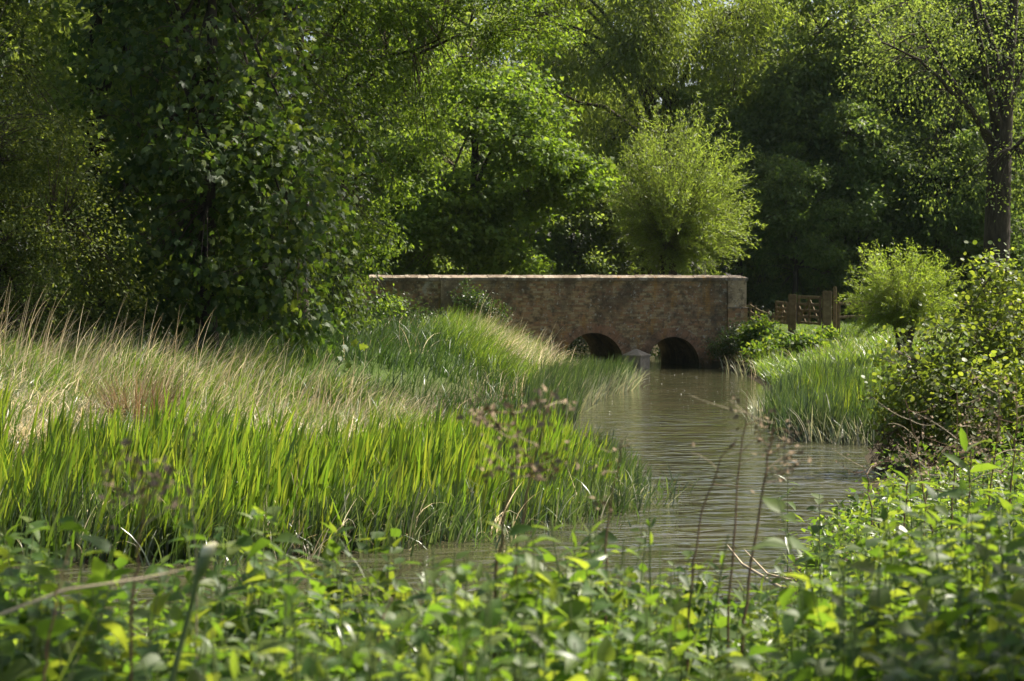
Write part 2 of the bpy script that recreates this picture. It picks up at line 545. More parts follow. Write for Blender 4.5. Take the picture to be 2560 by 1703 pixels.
gx = grid_axis(-34, 40, .55, 900); gy = grid_axis(-6, 126, .55, 900)
GX, GY = np.meshgrid(gx, gy)
GZ = height(GX, GY)
g = Geo()
nx, ny = len(gx), len(gy)
ii, jj = np.meshgrid(np.arange(ny - 1), np.arange(nx - 1), indexing='ij')
q = np.stack([ii * nx + jj, ii * nx + jj + 1, (ii + 1) * nx + jj + 1, (ii + 1) * nx + jj], -1).reshape(-1, 4)
g.add(np.stack([GX, GY, GZ], -1), q)


def ground_material():
    m, t, out = nodes('bank soil and turf')
    geo = t.nodes.new('ShaderNodeNewGeometry')
    n1 = N(t, 'ShaderNodeTexNoise', Scale=.8, Detail=8.0, Roughness=.7)
    n2 = N(t, 'ShaderNodeTexNoise', Scale=14.0, Detail=5.0, Roughness=.7)
    t.links.new(geo.outputs['Position'], n1.inputs['Vector'])
    t.links.new(geo.outputs['Position'], n2.inputs['Vector'])
    soil = ramp(t, [(.3, (.035, .028, .016)), (.7, (.085, .07, .04))])
    turf = ramp(t, [(.3, (.035, .065, .014)), (.7, (.09, .13, .03))])
    t.links.new(n2.outputs[0], soil.inputs[0])
    t.links.new(n2.outputs[0], turf.inputs[0])
    sx = t.nodes.new('ShaderNodeSeparateXYZ')
    t.links.new(geo.outputs['Position'], sx.inputs[0])
    ad = N(t, 'ShaderNodeMath', operation='MULTIPLY_ADD')
    t.links.new(n1.outputs[0], ad.inputs[0]); ad.inputs[1].default_value = .6
    t.links.new(sx.outputs[2], ad.inputs[2])
    mr = N(t, 'ShaderNodeMapRange')
    mr.inputs[1].default_value, mr.inputs[2].default_value = .6, 1.4
    t.links.new(ad.outputs[0], mr.inputs[0])
    mx = N(t, 'ShaderNodeMixRGB')
    t.links.new(mr.outputs[0], mx.inputs[0])
    t.links.new(soil.outputs[0], mx.inputs[1]); t.links.new(turf.outputs[0], mx.inputs[2])
    p = N(t, 'ShaderNodeBsdfPrincipled', Roughness=.95)
    p.inputs['Specular IOR Level'].default_value = .1
    t.links.new(mx.outputs[0], p.inputs['Base Color'])
    b = N(t, 'ShaderNodeBump', Strength=.8, Distance=.06)
    t.links.new(n2.outputs[0], b.inputs['Height']); t.links.new(b.outputs[0], p.inputs['Normal'])
    t.links.new(p.outputs[0], out.inputs[0])
    return m


M['ground'] = ground_material()
tag(g.build('ground', M['ground'], smooth=True), kind='structure')


def water_material():
    m, t, out = nodes('river water')
    geo = t.nodes.new('ShaderNodeNewGeometry')

    def noise(sc, det, st, rough=.55, dist=0.0):
        mp = N(t, 'ShaderNodeMapping')
        mp.inputs['Scale'].default_value = st
        t.links.new(geo.outputs['Position'], mp.inputs[0])
        n = N(t, 'ShaderNodeTexNoise', Scale=sc, Detail=det, Roughness=rough, Distortion=dist)
        t.links.new(mp.outputs[0], n.inputs['Vector'])
        return n.outputs[0]

    def math(op, a, b):
        n = N(t, 'ShaderNodeMath', operation=op)
        for i, x in enumerate((a, b)):
            if isinstance(x, (int, float)):
                n.inputs[i].default_value = x
            else:
                t.links.new(x, n.inputs[i])
        return n.outputs[0]

    ripple = noise(2.0, 2.0, (.7, 1.3, 1), .45, .7)
    fine = noise(9.0, 2.0, (.8, 1.3, 1), .5, .3)
    patch = noise(.35, 3.0, (.6, .55, 1), .6, .4)
    pr = N(t, 'ShaderNodeMapRange')
    pr.inputs[1].default_value, pr.inputs[2].default_value = .38, .62
    pr.inputs[3].default_value, pr.inputs[4].default_value = .45, 1.0
    t.links.new(patch, pr.inputs[0])
    # the current slackens towards the bridge: smaller ripples upstream
    sx = t.nodes.new('ShaderNodeSeparateXYZ')
    t.links.new(geo.outputs['Position'], sx.inputs[0])
    yr = N(t, 'ShaderNodeMapRange')
    yr.inputs[1].default_value, yr.inputs[2].default_value = 24, 50
    yr.inputs[3].default_value, yr.inputs[4].default_value = 1.0, .16
    t.links.new(sx.outputs[1], yr.inputs[0])
    hgt = math('ADD', math('MULTIPLY', ripple, 1.0), math('MULTIPLY', fine, .05))
    hgt = math('MULTIPLY', hgt, math('MULTIPLY', pr.outputs[0], yr.outputs[0]))
    b = N(t, 'ShaderNodeBump', Strength=1.0, Distance=.22)
    t.links.new(hgt, b.inputs['Height'])
    cn = noise(.5, 3, (1, 1, 1))
    cr = ramp(t, [(.3, (.040, .043, .020)), (.7, (.062, .058, .030))])
    t.links.new(cn, cr.inputs[0])
    p = N(t, 'ShaderNodeBsdfPrincipled', Roughness=.06)
    p.inputs['IOR'].default_value = 1.333
    p.inputs['Specular IOR Level'].default_value = .5
    t.links.new(cr.outputs[0], p.inputs['Base Color'])
    t.links.new(b.outputs[0], p.inputs['Normal'])
    t.links.new(p.outputs[0], out.inputs[0])
    return m


M['water'] = water_material()
g = Geo()
g.add([(-36, 4, 0), (14, 4, 0), (14, 122, 0), (-36, 122, 0)], [[0, 1, 2, 3]])
tag(g.build('water', M['water']), kind='structure')

# thin summer air: the far wood fades very slightly to blue
g = Geo(); box(g, (-960, -960, -1.8), (960, 960, 34))
hz_m, hz_t, hz_o = nodes('summer air')
hv = N(hz_t, 'ShaderNodeVolumePrincipled', Density=.00005, Anisotropy=.2)
hv.inputs['Color'].default_value = (.75, .92, .95, 1)
hz_t.links.new(hv.outputs[0], hz_o.inputs['Volume'])
tag(g.build('haze', hz_m), kind='stuff')

# ------------------------------------------------------------------ the brick bridge
ARCHES = [(7.43, 1.05), (10.18, .90)]
SPRING = .15
TOP, ROAD, DEPTH, PAR = 2.93, 1.95, 5.0, .45
bridge = empty('road_bridge', (BR_O[0], BR_O[1], 0), 'old brick bridge with two low arches and a long parapet over the river', 'bridge',
               rz=math.atan2(BR_U[1], BR_U[0]))


def part(gg, name, mat, smooth=False, kind=None, parent=None):
    o = link_mesh(name, gg.mesh(name, mat, smooth), parent or bridge)
    if kind:
        o['kind'] = kind
    return o


us = [0, BR_LEN]
for c, r in ARCHES:
    us += list(c - r * np.cos(np.linspace(0, np.pi, 33)))
us = sorted(us)
g = Geo()


def soffit(u, mid):
    for c, r in ARCHES:
        if abs(mid - c) < r:
            return SPRING + math.sqrt(max(r * r - (u - c) ** 2, 0))
    return -.6


for a, b in zip(us[:-1], us[1:]):
    m_ = (a + b) / 2
    za, zb = soffit(a, m_), soffit(b, m_)
    for v0 in (0, DEPTH):
        g.add([(a, v0, za), (b, v0, zb), (b, v0, ROAD), (a, v0, ROAD)], [[0, 1, 2, 3]])
    if za > -.5 or zb > -.5:
        g.add([(a, 0, za), (b, 0, zb), (b, DEPTH, zb), (a, DEPTH, za)], [[0, 1, 2, 3]])
for c, r in ARCHES:
    for u in (c - r, c + r):
        g.add([(u, 0, -.6), (u, DEPTH, -.6), (u, DEPTH, SPRING), (u, 0, SPRING)], [[0, 1, 2, 3]])
for u in (0, BR_LEN):
    g.add([(u, 0, -.6), (u, DEPTH, -.6), (u, DEPTH, ROAD), (u, 0, ROAD)], [[0, 1, 2, 3]])
g.add([(0, 0, ROAD), (BR_LEN, 0, ROAD), (BR_LEN, DEPTH, ROAD), (0, DEPTH, ROAD)], [[0, 1, 2, 3]])
part(g, 'bridge_body', M['mortar'])
g = Geo(); box(g, (0, 0.001, ROAD + .001), (BR_LEN, PAR, TOP)); part(g, 'parapet', M['mortar'])
g = Geo(); box(g, (0, DEPTH - PAR, ROAD + .001), (BR_LEN, DEPTH + .001, TOP + .1)); part(g, 'parapet', M['brick'])
g = Geo(); g.add([(-30, PAR + .01, ROAD + .012), (BR_LEN, PAR + .01, ROAD + .012), (BR_LEN, DEPTH - PAR - .01, ROAD + .012), (-30, DEPTH - PAR - .01, ROAD + .012)], [[0, 1, 2, 3]])
ro = part(g, 'road', M['road'])
ro.parent = None
ro.matrix_world = Matrix.Translation((BR_O[0], BR_O[1], 0)) @ Matrix.Rotation(math.atan2(BR_U[1], BR_U[0]), 4, 'Z')
tag(ro, kind='structure')

# bricks laid in courses; single ones where the wall shows best, the rest joined
COURSE, BL = .078, .235
brick_me = None
gb = Geo(); box(gb, (-.5, -.5, -.5), (.5, .5, .5)); brick_me = gb.mesh('brick', M['brick'], False)
rest = Geo()
cand = []
row = 0
z = .02
while z + .068 < TOP:
    off = (row % 2) * BL * .5 + (row % 3) * .013
    u = -off
    while u < 12.03:
        L = BL - .011 if rng.random() > .3 else BL * .5 - .011
        u0, u1 = max(u, 0.0), min(u + L, 12.03)
        if u1 - u0 > .05 and not (2.27 < u0 and u1 < 2.82):
            bad = False
            for c, r in ARCHES:
                for uu in (u0, u1):
                    for zz in (z, z + .066):
                        if (uu - c) ** 2 + max(zz - SPRING, 0) ** 2 < (r + .14) ** 2 and zz < 2:
                            bad = True
                if c - r - .12 < u1 and u0 < c + r + .12 and z < SPRING:
                    bad = True
            if not bad and (u0 > 5.2 or z > .85):
                cand.append((u0, u1, z, float(np.clip(rng.normal(.006, .006), .0015, .022)), rng.normal(0, .006)))
        u += L + .011
    z += COURSE
    row += 1
cand_rank = sorted(range(len(cand)), key=lambda i: (abs(cand[i][0] - 9.6) / 3.0) + abs(cand[i][2] - 1.75) / .95)
single = set(cand_rank[:300])
for i, (u0, u1, z, pr, tilt) in enumerate(cand):
    if i in single:
        o = link_mesh('brick', brick_me, bridge)
        o.location = ((u0 + u1) / 2, .03 - pr, z + .033)
        o.scale = (u1 - u0, .06, .066)
        o.rotation_euler = (0, tilt, tilt)
    else:
        box(rest, (u0, -pr, z), (u1, .06, z + .066), .0012)
part(rest, 'brickwork', M['brick'], kind='stuff')

# arch rings, brick by brick
for c, r in ARCHES:
    n = int(math.pi * (r + .14) / .082)
    for k in range(n):
        a0 = math.pi * k / n + .005; a1 = math.pi * (k + 1) / n - .005
        gg = Geo()
        pr = .03 + rng.uniform(0, .008)
        r0, r1 = r - .012, r + .30 + rng.uniform(-.012, .012)
        pts = [(c - math.cos(a) * rr, v, SPRING + math.sin(a) * rr) for v in (-pr, .05) for rr, a in ((r0, a0), (r0, a1), (r1, a1), (r1, a0))]
        gg.add(pts, [[0, 1, 2, 3], [7, 6, 5, 4], [0, 4, 5, 1], [1, 5, 6, 2], [2, 6, 7, 3], [3, 7, 4, 0]])
        part(gg, 'voussoir', M['voussoir'])
# pilasters
for u0, u1, z0, z1, v0, v1, mt in ((2.29, 2.80, .5, TOP - .002, -.09, .05, 'pilaster'), (12.06, 12.70, 2.035, TOP - .002, -.09, PAR + .02, 'pilaster'), (12.05, 12.73, -.2, 1.995, -.125, PAR + .05, 'brick')):
    z = z0; n = max(1, round((z1 - z0) / (.31 if mt == 'pilaster' else .078)))
    for k in range(n):
        gg = Geo(); e = rng.uniform(-.002, .002)
        za, zb = z0 + (z1 - z0) * k / n, z0 + (z1 - z0) * (k + 1) / n - .004
        if mt == 'pilaster':
            box(gg, (u0 + e, v0 + e, za), (u1 + e, v1, zb)); part(gg, 'pilaster_block', M[mt])
        else:
            um = u0 + (u1 - u0) * (.36 if k % 2 else .64)
            for ua, ub in ((u0, um - .005), (um + .005, u1)):
                gg = Geo(); e = rng.uniform(-.006, .006); box(gg, (ua, v0 + e, za), (ub, v1, zb)); part(gg, 'brick', M[mt])
g = Geo(); box(g, (12.03, -.15, 2.0), (12.76, PAR, 2.03), .004); part(g, 'ledge', M['coping'])
# coping stones with a weathered slope to the river
u = -.05; k = 0
while u < 12.7:
    L = .36 + rng.uniform(-.03, .05) if u < 2.3 else .62 + rng.uniform(-.06, .08)
    u1 = min(u + L, 12.76)
    if 12.76 - u1 < .25: u1 = 12.76
    pr = -.06 + rng.uniform(-.006, .006) - (.05 if u > 11.9 else .03 if 2.1 < u < 2.9 else 0)
    h0 = rng.uniform(-.008, .008)
    zf, zr = 3.025 + h0, 3.115 + h0 + rng.uniform(-.006, .006)
    mid = .20
    prof = [(pr, TOP), (pr, zf), (mid - .03, zr), (mid + .06, zr), (PAR + .06, zf), (PAR + .06, TOP)]
    n = len(prof)
    gg = Geo()
    aa, bb = u + .006, u1 - .006
    v = [(aa, y, zz) for y, zz in prof] + [(bb, y, zz) for y, zz in prof]
    if u1 >= 12.75:     # the end stone is hipped
        v[n + 1] = (bb - .0, pr, zf); v[n + 2] = (bb - .22, mid - .03, zr); v[n + 3] = (bb - .22, mid + .06, zr)
    gg.add(v, [[i, (i + 1) % n, n + (i + 1) % n, n + i] for i in range(n)])
    gg.add(v, [list(range(n))[::-1]]); gg.add(v, [list(range(n, 2 * n))])
    part(gg, 'coping_stone', M['coping'])
    u = u1
# cutwater pier with its stone cap
ca, cb = 8.44, 9.34
cm = (ca + cb) / 2
g = Geo()
v = [(ca, .02, -.6), (ca, -.12, -.6), (cm, -.62, -.6), (cb, -.12, -.6), (cb, .02, -.6)]
v += [(x, y, .40) for x, y, _ in v]
g.add(v, [[i, (i + 1) % 5, 5 + (i + 1) % 5, 5 + i] for i in range(5)])
g.add(v, [[5, 6, 7, 8, 9]])
cw = part(g, 'cutwater', M['stone'])
g = Geo()
v = [(ca - .03, .0, .403), (ca - .03, -.14, .403), (cm, -.67, .403), (cb + .03, -.14, .403), (cb + .03, .0, .403)]
v2 = [(x, y, .45) for x, y, _ in v]
apex = [(cm, -.03, .66)]
g.add(v + v2, [[i, (i + 1) % 5, 5 + (i + 1) % 5, 5 + i] for i in range(5)])
g.add(v2 + apex, [[0, 1, 5], [1, 2, 5], [2, 3, 5], [3, 4, 5]])
o = link_mesh('cap', g.mesh('cap', M['stone'], False), cw)
# low footing at the right abutment
g = Geo(); box(g, (11.15, -.45, -.6), (12.9, -.13, .22), .02); part(g, 'footing', M['brick'])
g = Geo(); box(g, (11.15, -.128, -.6), (12.045, .0, .34), .0); part(g, 'footing', M['brick'])

# ------------------------------------------------------------------ trees
def crown_points(r, ells, n, shell=0.5, bump=0.22):
    """Clump centres in a union of ellipsoids, denser towards the skin."""
    w = np.array([(e[3] * e[4] * e[5]) ** (2 / 3) * (e[6] if len(e) > 6 else 1) for e in ells]); w = w / w.sum()
    idx = r.choice(len(ells), n, p=w)
    d = norm(r.normal(0, 1, (n, 3)))
    rad = (shell ** 3 + (1 - shell ** 3) * r.random(n)) ** (1 / 3)
    ph = r.uniform(0, 6, 6)
    wav = 1 + bump * (np.sin(3 * d[:, 0] + ph[0] + 2 * d[:, 2]) * .5 + np.sin(5 * d[:, 1] + ph[1]) * .35 + np.sin(6 * d[:, 2] + ph[2] + 3 * d[:, 0]) * .35)
    E = np.array([e[:6] for e in ells])[idx]
    p = E[:, :3] + d * E[:, 3:6] * (rad * wav)[:, None]
    return p, d


def lobes(seed, ells, n, lo, hi, wt=1.6):
    """Smaller rounded boughs that stand out of the crown, mostly from its upper and near sides."""
    r = np.random.default_rng(seed)
    E = np.array([e[:6] for e in ells])
    w = E[:, 3] * E[:, 5]; w = w / w.sum()
    out = []
    for k in r.choice(len(E), n, p=w):
        d = r.normal(0, 1, 3); d[1] = -abs(d[1]) * .9; d[2] += .15
        d /= np.linalg.norm(d)
        q = r.uniform(lo, hi)
        out.append((*(E[k, :3] + d * E[k, 3:6] * 1.0), q * 1.15, q, q * .75, wt))
    return list(ells) + out


def tree(name, label, cat, base, ells, trunk_r, clumps, per, leaf, size, mat, seed, rc=.6, flat=.55, droop=.25, up=.75,
         trunk_to=None, limbs=9, shell=.5, group=None, lean=(0, 0), singles=0, twig_mat='twig', min_z=None, bump=.22, stretch_z=None):
    r = np.random.default_rng(seed)
    bx, by = base
    bz = float(height(bx, by)) - .05
    root = empty(name, (bx, by, bz), label, cat, group)
    P, D = crown_points(r, ells, clumps, shell, bump)
    if min_z is not None:
        P[:, 2] = np.maximum(P[:, 2], min_z + r.random(len(P)) * .6)
    top = trunk_to or max(e[2] + e[5] * .4 for e in ells)
    nt = 9
    tt = np.linspace(0, 1, nt)
    tx = bx + lean[0] * tt + np.cumsum(r.normal(0, .035, nt)) * (top - bz) * .12
    ty = by + lean[1] * tt + np.cumsum(r.normal(0, .035, nt)) * (top - bz) * .12
    tx += bx - tx[0]; ty += by - ty[0]
    T = np.stack([tx, ty, bz + (top - bz) * tt], -1)
    R = trunk_r * (1.0 - .8 * tt); R[0] *= 1.35
    tg = Geo()
    tube(tg, T, R, 9)
    # limbs and the branchlets that carry the clumps
    li = r.choice(len(P), min(limbs, len(P)), replace=False)
    LP = []
    for k in li:
        t0 = r.uniform(.3, .9)
        a = np.array([np.interp(t0, tt, T[:, c]) for c in range(3)])
        b = a + (P[k] - a) * .85
        s = np.linspace(0, 1, 7)[:, None]
        pts = a + (b - a) * s + np.array([0, 0, 1]) * (np.sin(s * np.pi) * .12 * np.linalg.norm(b - a)) + r.normal(0, .04, (7, 3)) * s * np.linalg.norm(b - a) * .4
        r0 = trunk_r * (1 - .8 * t0) * .6
        tube(tg, pts, np.linspace(r0, max(.012, r0 * .2), 7), 6)
        LP.append(pts)
    tg.build('trunk', M['bark'], root, smooth=True)
    L = np.concatenate(LP + [T[3:]])
    near = np.argmin(((P[:, None, :] - L[None]) ** 2).sum(-1), axis=1)
    A = L[near]
    s = np.linspace(0, 1, 4)[None, :, None]
    pts = A[:, None, :] * (1 - s) + P[:, None, :] * s + np.array([0, 0, .1]) * np.sin(s * np.pi) * np.linalg.norm(P - A, axis=1)[:, None, None]
    rad = np.linspace(1, .25, 4)[None] * (.012 + .004 * np.linalg.norm(P - A, axis=1))[:, None]
    bg_ = Geo(); many_tubes(bg_, pts, rad, 3)
    bg_.build('branches', M[twig_mat], root, kind='stuff')
    # leaves
    n = clumps * per
    ci = np.repeat(np.arange(clumps), per)
    rr = rc * r.uniform(.6, 1.3, clumps)[ci]
    off = r.normal(0, .5, (n, 3)) * rr[:, None]
    off[:, 2] *= flat if stretch_z is None else stretch_z
    Q = P[ci] + off
    out_d = norm(D[ci] + norm(off + 1e-6) * .8)
    d, nn = leaf_frames(r, n, out_d, up, droop)
    sz = size * r.uniform(.65, 1.25, n)
    cg = Geo()
    keep = np.ones(n, bool)
    if singles:
        ux = DXinv(Q)
        vis = (ux[:, 0] > 0) & (ux[:, 0] < 2357) & (ux[:, 1] > 0) & (ux[:, 1] < 740)
        depth = Q[:, 1] + r.normal(0, .2, n) - sz * 3
        order = np.argsort(np.where(vis, depth, 1e9))[:singles]
        keep[order] = False
        lme = Geo().add(leaf[0], leaf[1]).mesh('leaf', M[mat])
        for k in order:
            o = link_mesh('leaf', lme, root)
            dd = d[k] / np.linalg.norm(d[k]); ss = np.cross(dd, nn[k]); ss /= np.linalg.norm(ss); un = np.cross(ss, dd)
            mm = np.eye(4); mm[:3, 0] = ss * sz[k]; mm[:3, 1] = dd * sz[k]; mm[:3, 2] = un * sz[k]
            mm[:3, 3] = Q[k] - np.array([bx, by, bz])
            o.matrix_local = Matrix(mm.tolist())
    cg.add(*scatter(leaf, Q[keep], d[keep], nn[keep], sz[keep]))
    cg.build('crown', M[mat], root, kind='stuff')
    return root


def DXinv(Q):
    return np.stack([Q[:, 0] / (K * Q[:, 1]) + 1178.5, 644.5 - (Q[:, 2] - CAM_Z) / (K * Q[:, 1])], -1)


def copy_tree(o, loc, rz, sc=1.0, label=None, group=None):
    c = o.copy(); COL.objects.link(c)
    c.location = loc; c.rotation_euler = (0, 0, rz); c.scale = (sc, sc, sc)
    if label: c['label'] = label
    if group: c['group'] = group
    for ch in o.children:
        d = ch.copy(); COL.objects.link(d); d.parent = c
        for gch in ch.children:
            e = gch.copy(); COL.objects.link(e); e.parent = d
    return c


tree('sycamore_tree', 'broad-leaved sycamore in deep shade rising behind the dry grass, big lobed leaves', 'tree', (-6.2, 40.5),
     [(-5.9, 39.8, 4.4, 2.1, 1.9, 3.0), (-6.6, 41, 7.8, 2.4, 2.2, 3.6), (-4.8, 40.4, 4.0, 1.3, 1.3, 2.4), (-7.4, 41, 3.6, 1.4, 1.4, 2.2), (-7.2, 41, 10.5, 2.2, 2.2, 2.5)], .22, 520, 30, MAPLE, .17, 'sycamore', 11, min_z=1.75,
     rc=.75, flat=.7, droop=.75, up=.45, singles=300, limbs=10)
tree('hawthorn_tree', 'olive small-leaved hawthorn at the far end of the tree line, left of the sycamore', 'tree', (-9.8, 37.5),
     [(-9.6, 37.2, 3.6, 2.1, 1.8, 3.1), (-10.6, 38, 5.6, 2.2, 2, 3.0), (-8.7, 37.6, 2.8, 1.4, 1.3, 2.0)], .18, 420, 120, RHOMB, .075, 'hawthorn', 12, rc=.6, limbs=12)
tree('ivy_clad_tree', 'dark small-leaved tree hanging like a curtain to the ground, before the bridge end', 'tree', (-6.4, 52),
     lobes(213, [(-5.7, 51.2, 3.6, 2.0, 1.8, 3.4), (-6.4, 52.6, 8.0, 3.0, 2.8, 4.5), (-5.0, 51.5, 5.8, 1.5, 1.6, 3.2), (-4.4, 52, 2.6, .9, 1.2, 1.9), (-3.2, 47.0, 13.6, 4.6, 4.2, 3.2, 1.3), (-6.5, 50, 15, 4.5, 4.5, 3.0), (0.2, 44.6, 14.4, 4.6, 3.4, 2.6, 1.5), (-3.8, 41.6, 14.4, 3.4, 2.6, 2.3, 1.5)], 16, 0.6, 1.1), .30, 1050, 80, RHOMB, .14, 'dark_leaf', 13,  # the high crowns above the frame are added to shade the trees on the left
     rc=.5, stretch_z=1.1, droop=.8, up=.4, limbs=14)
tree('field_maple', 'tall field maple with bright speckled leaves leaning over the bridge end', 'tree', (-6.2, 58),
     lobes(214, [(-3.6, 57.5, 10.0, 3.5, 2.8, 4.0), (-3.9, 57, 6.4, 1.7, 1.8, 2.6), (-5.5, 58, 12.5, 4, 3, 3), (-3.9, 57.4, 3.2, .75, 1.0, 2.0), (-1.6, 57.5, 10.8, 2.1, 2, 2.2), (.8, 54.6, 14.6, 4.4, 3.6, 2.6, 1.2)], 22, 0.7, 1.3), .26, 850, 82, RHOMB, .135, 'hedge_leaf', 14, rc=.52, limbs=14, droop=.35)  # last high ellipsoid: unseen bough added to shade the ivy-clad tree
tree('broad_maple', 'broad bright maple standing just behind the bridge parapet, dark under its skirts', 'tree', (-1.5, 77.5),
     lobes(315, [(-1.5, 76.5, 7.0, 3.2, 2.8, 3.6), (.6, 76, 7.6, 1.8, 1.8, 2.2), (.2, 76.3, 9.6, 1.8, 1.8, 1.6), (-3.0, 76, 4.2, 2.2, 2, 2.4), (-.2, 76, 4.4, 1.5, 1.6, 1.8), (1.9, 76.3, 7.0, 1.0, 1.1, 1.0)], 26, .6, 1.15), .34, 640, 62, MAPLE_S, .20, 'maple', 15, rc=.62, limbs=14, droop=.45)
tree('white_willow', 'tall hazy yellow-green willow behind the round pollard', 'tree', (7.8, 102),
     lobes(216, [(5.8, 101, 14.5, 5.6, 3.6, 6.0), (1.0, 101, 16, 3.5, 3, 4.5), (10.2, 101, 13.6, 2.8, 2.4, 3.8), (5, 102, 19, 5, 3.5, 3.5)], 26, 1.1, 2.0), .42, 1000, 70, WILLOW, .30, 'willow', 16, rc=1.0, stretch_z=1.1, droop=.9, up=.35, limbs=18, lean=(1, 0), twig_mat='bark')
# far wood behind the meadow: one dense tree and its copies
wood_a = tree('woodland_tree', 'tall dark woodland tree rising behind the big trunk at the edge of the wood', 'tree', (23.5, 104),
              lobes(217, [(23.5, 103, 9, 4.6, 3.6, 8.4), (22, 102.4, 5, 3.4, 2.6, 4.6), (25.5, 102.6, 12, 3.6, 3, 5), (24, 102, 17, 3.6, 3, 4)], 42, 1.0, 1.9), .38, 900, 48, RHOMB, .31, 'wood_leaf', 17, rc=.75, limbs=12, droop=.45, min_z=1.4)
wood_b = tree('woodland_tree', 'woodland tree with sunlit upper clumps rising behind the gate', 'tree', (17.2, 101),
              lobes(218, [(17.2, 100, 8, 4.0, 3.2, 7.2), (15.8, 99.4, 11, 2.8, 2.4, 4.5), (18.8, 99.6, 5, 3.0, 2.6, 4.2), (17, 100, 15, 3.4, 3, 4)], 42, 1.0, 1.9), .36, 900, 48, RHOMB, .31, 'wood_leaf', 18, rc=.8, limbs=12, droop=.45, min_z=1.4)
WG = 'dark trees of the wood beyond the meadow'
wood_a['group'] = WG; wood_b['group'] = WG
for (x, y, rz, sc, src, lab) in [
        (12.6, 107, 1.1, 1.0, wood_b, 'dark woodland tree seen between the round pollard and the wood edge'),
        (30.0, 106, 2.2, 1.05, wood_b, 'woodland tree right of the big bare trunk'),
        (7.6, 113, 4.0, .95, wood_a, 'bluish woodland tree in the gap behind the round pollard'),
        (2.4, 111, .6, .92, wood_b, 'woodland tree in the dark gap between broad maple and pollard'),
        (20.5, 110, 2.7, 1.1, wood_b, 'tall woodland tree behind the sunlit-clumped one, between gate and big trunk'),
        (27.0, 111, 5.1, 1.1, wood_a, 'tall woodland tree behind the crown of the big bare-trunked tree'),
        (36.5, 108, 3.3, 1.1, wood_a, 'woodland tree at the outer end of the wood beyond the meadow')]:
    copy_tree(src, (x, y, float(height(x, y)) - .05), rz, sc, lab, WG)
edge = tree('edge_tree', 'smaller rounded tree at the wood edge, right behind the gate', 'tree', (13.5, 95),
            lobes(219, [(13.5, 95, 4.6, 2.3, 1.8, 3.6), (13.2, 95.4, 7.0, 1.7, 1.5, 2.2)], 22, .6, 1.1), .16, 420, 62, RHOMB, .20, 'edge_leaf', 220, rc=.5, limbs=9, droop=.35, min_z=1.5, group='smaller trees along the wood edge')
for (x, y, rz, sc, lab) in [(17.0, 97.5, 1.3, 1.3, 'rounded sunlit tree at the wood edge behind the willow bush'), (20.6, 96, 2.4, 1.15, 'rounded tree at the wood edge just left of the big trunk'), (15.4, 99.5, 3.9, 1.65, 'taller rounded tree in the second row of the wood edge'),
                            (23.8, 98, 5.0, 1.45, 'rounded tree at the wood edge behind the big trunk'), (11.4, 100, .7, 1.4, 'rounded tree at the wood edge nearest the round pollard'), (19.2, 100.5, 4.6, 1.8, 'tallest of the rounded wood-edge trees, midway to the big trunk')]:
    copy_tree(edge, (x, y, float(height(x, y)) - .05), rz, sc, lab, 'smaller trees along the wood edge')
BGROUP = 'shady trees behind the tree line of the near bank'
for (x, y, rz, sc, src, lab) in [
        (-13.5, 45, .4, .72, wood_b, 'shady tree behind the olive hawthorn'),
        (-10.2, 49, 2.0, .78, wood_a, 'shady tree behind the sycamore'),
        (-9.6, 61, 5.2, .85, wood_b, 'shady tree behind the ivy-clad tree'),
        (-7.2, 84, 1.7, .9, wood_a, 'shady tree beyond the road, left of the broad maple'),
        (-2.6, 91, 3.6, .9, wood_b, 'shady tree behind the broad maple'),
        (-15, 70, 3.0, .95, wood_a, 'shady tree far behind the sycamore and the hawthorn')]:
    copy_tree(src, (x, y, float(height(x, y)) - .05), rz, sc, lab, BGROUP)

# the wood behind them reads as one mass
r = np.random.default_rng(29)
nc = 1900
wx = r.uniform(-60, 75, nc); wy = 118 + 6 * r.random(nc); wz = 1 + r.random(nc) * (25 + 3 * np.sin(wx * .5) + 2 * np.sin(wx * 1.3 + 1))
C = np.repeat(np.stack([wx, wy, wz], -1), 30, axis=0) + r.normal(0, .9, (nc * 30, 3))
d_, n_ = leaf_frames(r, len(C), norm(r.normal(0, 1, C.shape) - np.array([0, .6, 0])), .6, .5)
tag(Geo().add(*scatter(RHOMB, C, d_, n_, .75 * r.uniform(.7, 1.3, len(C)))).build('far_woods', M['wood_leaf']), kind='stuff')

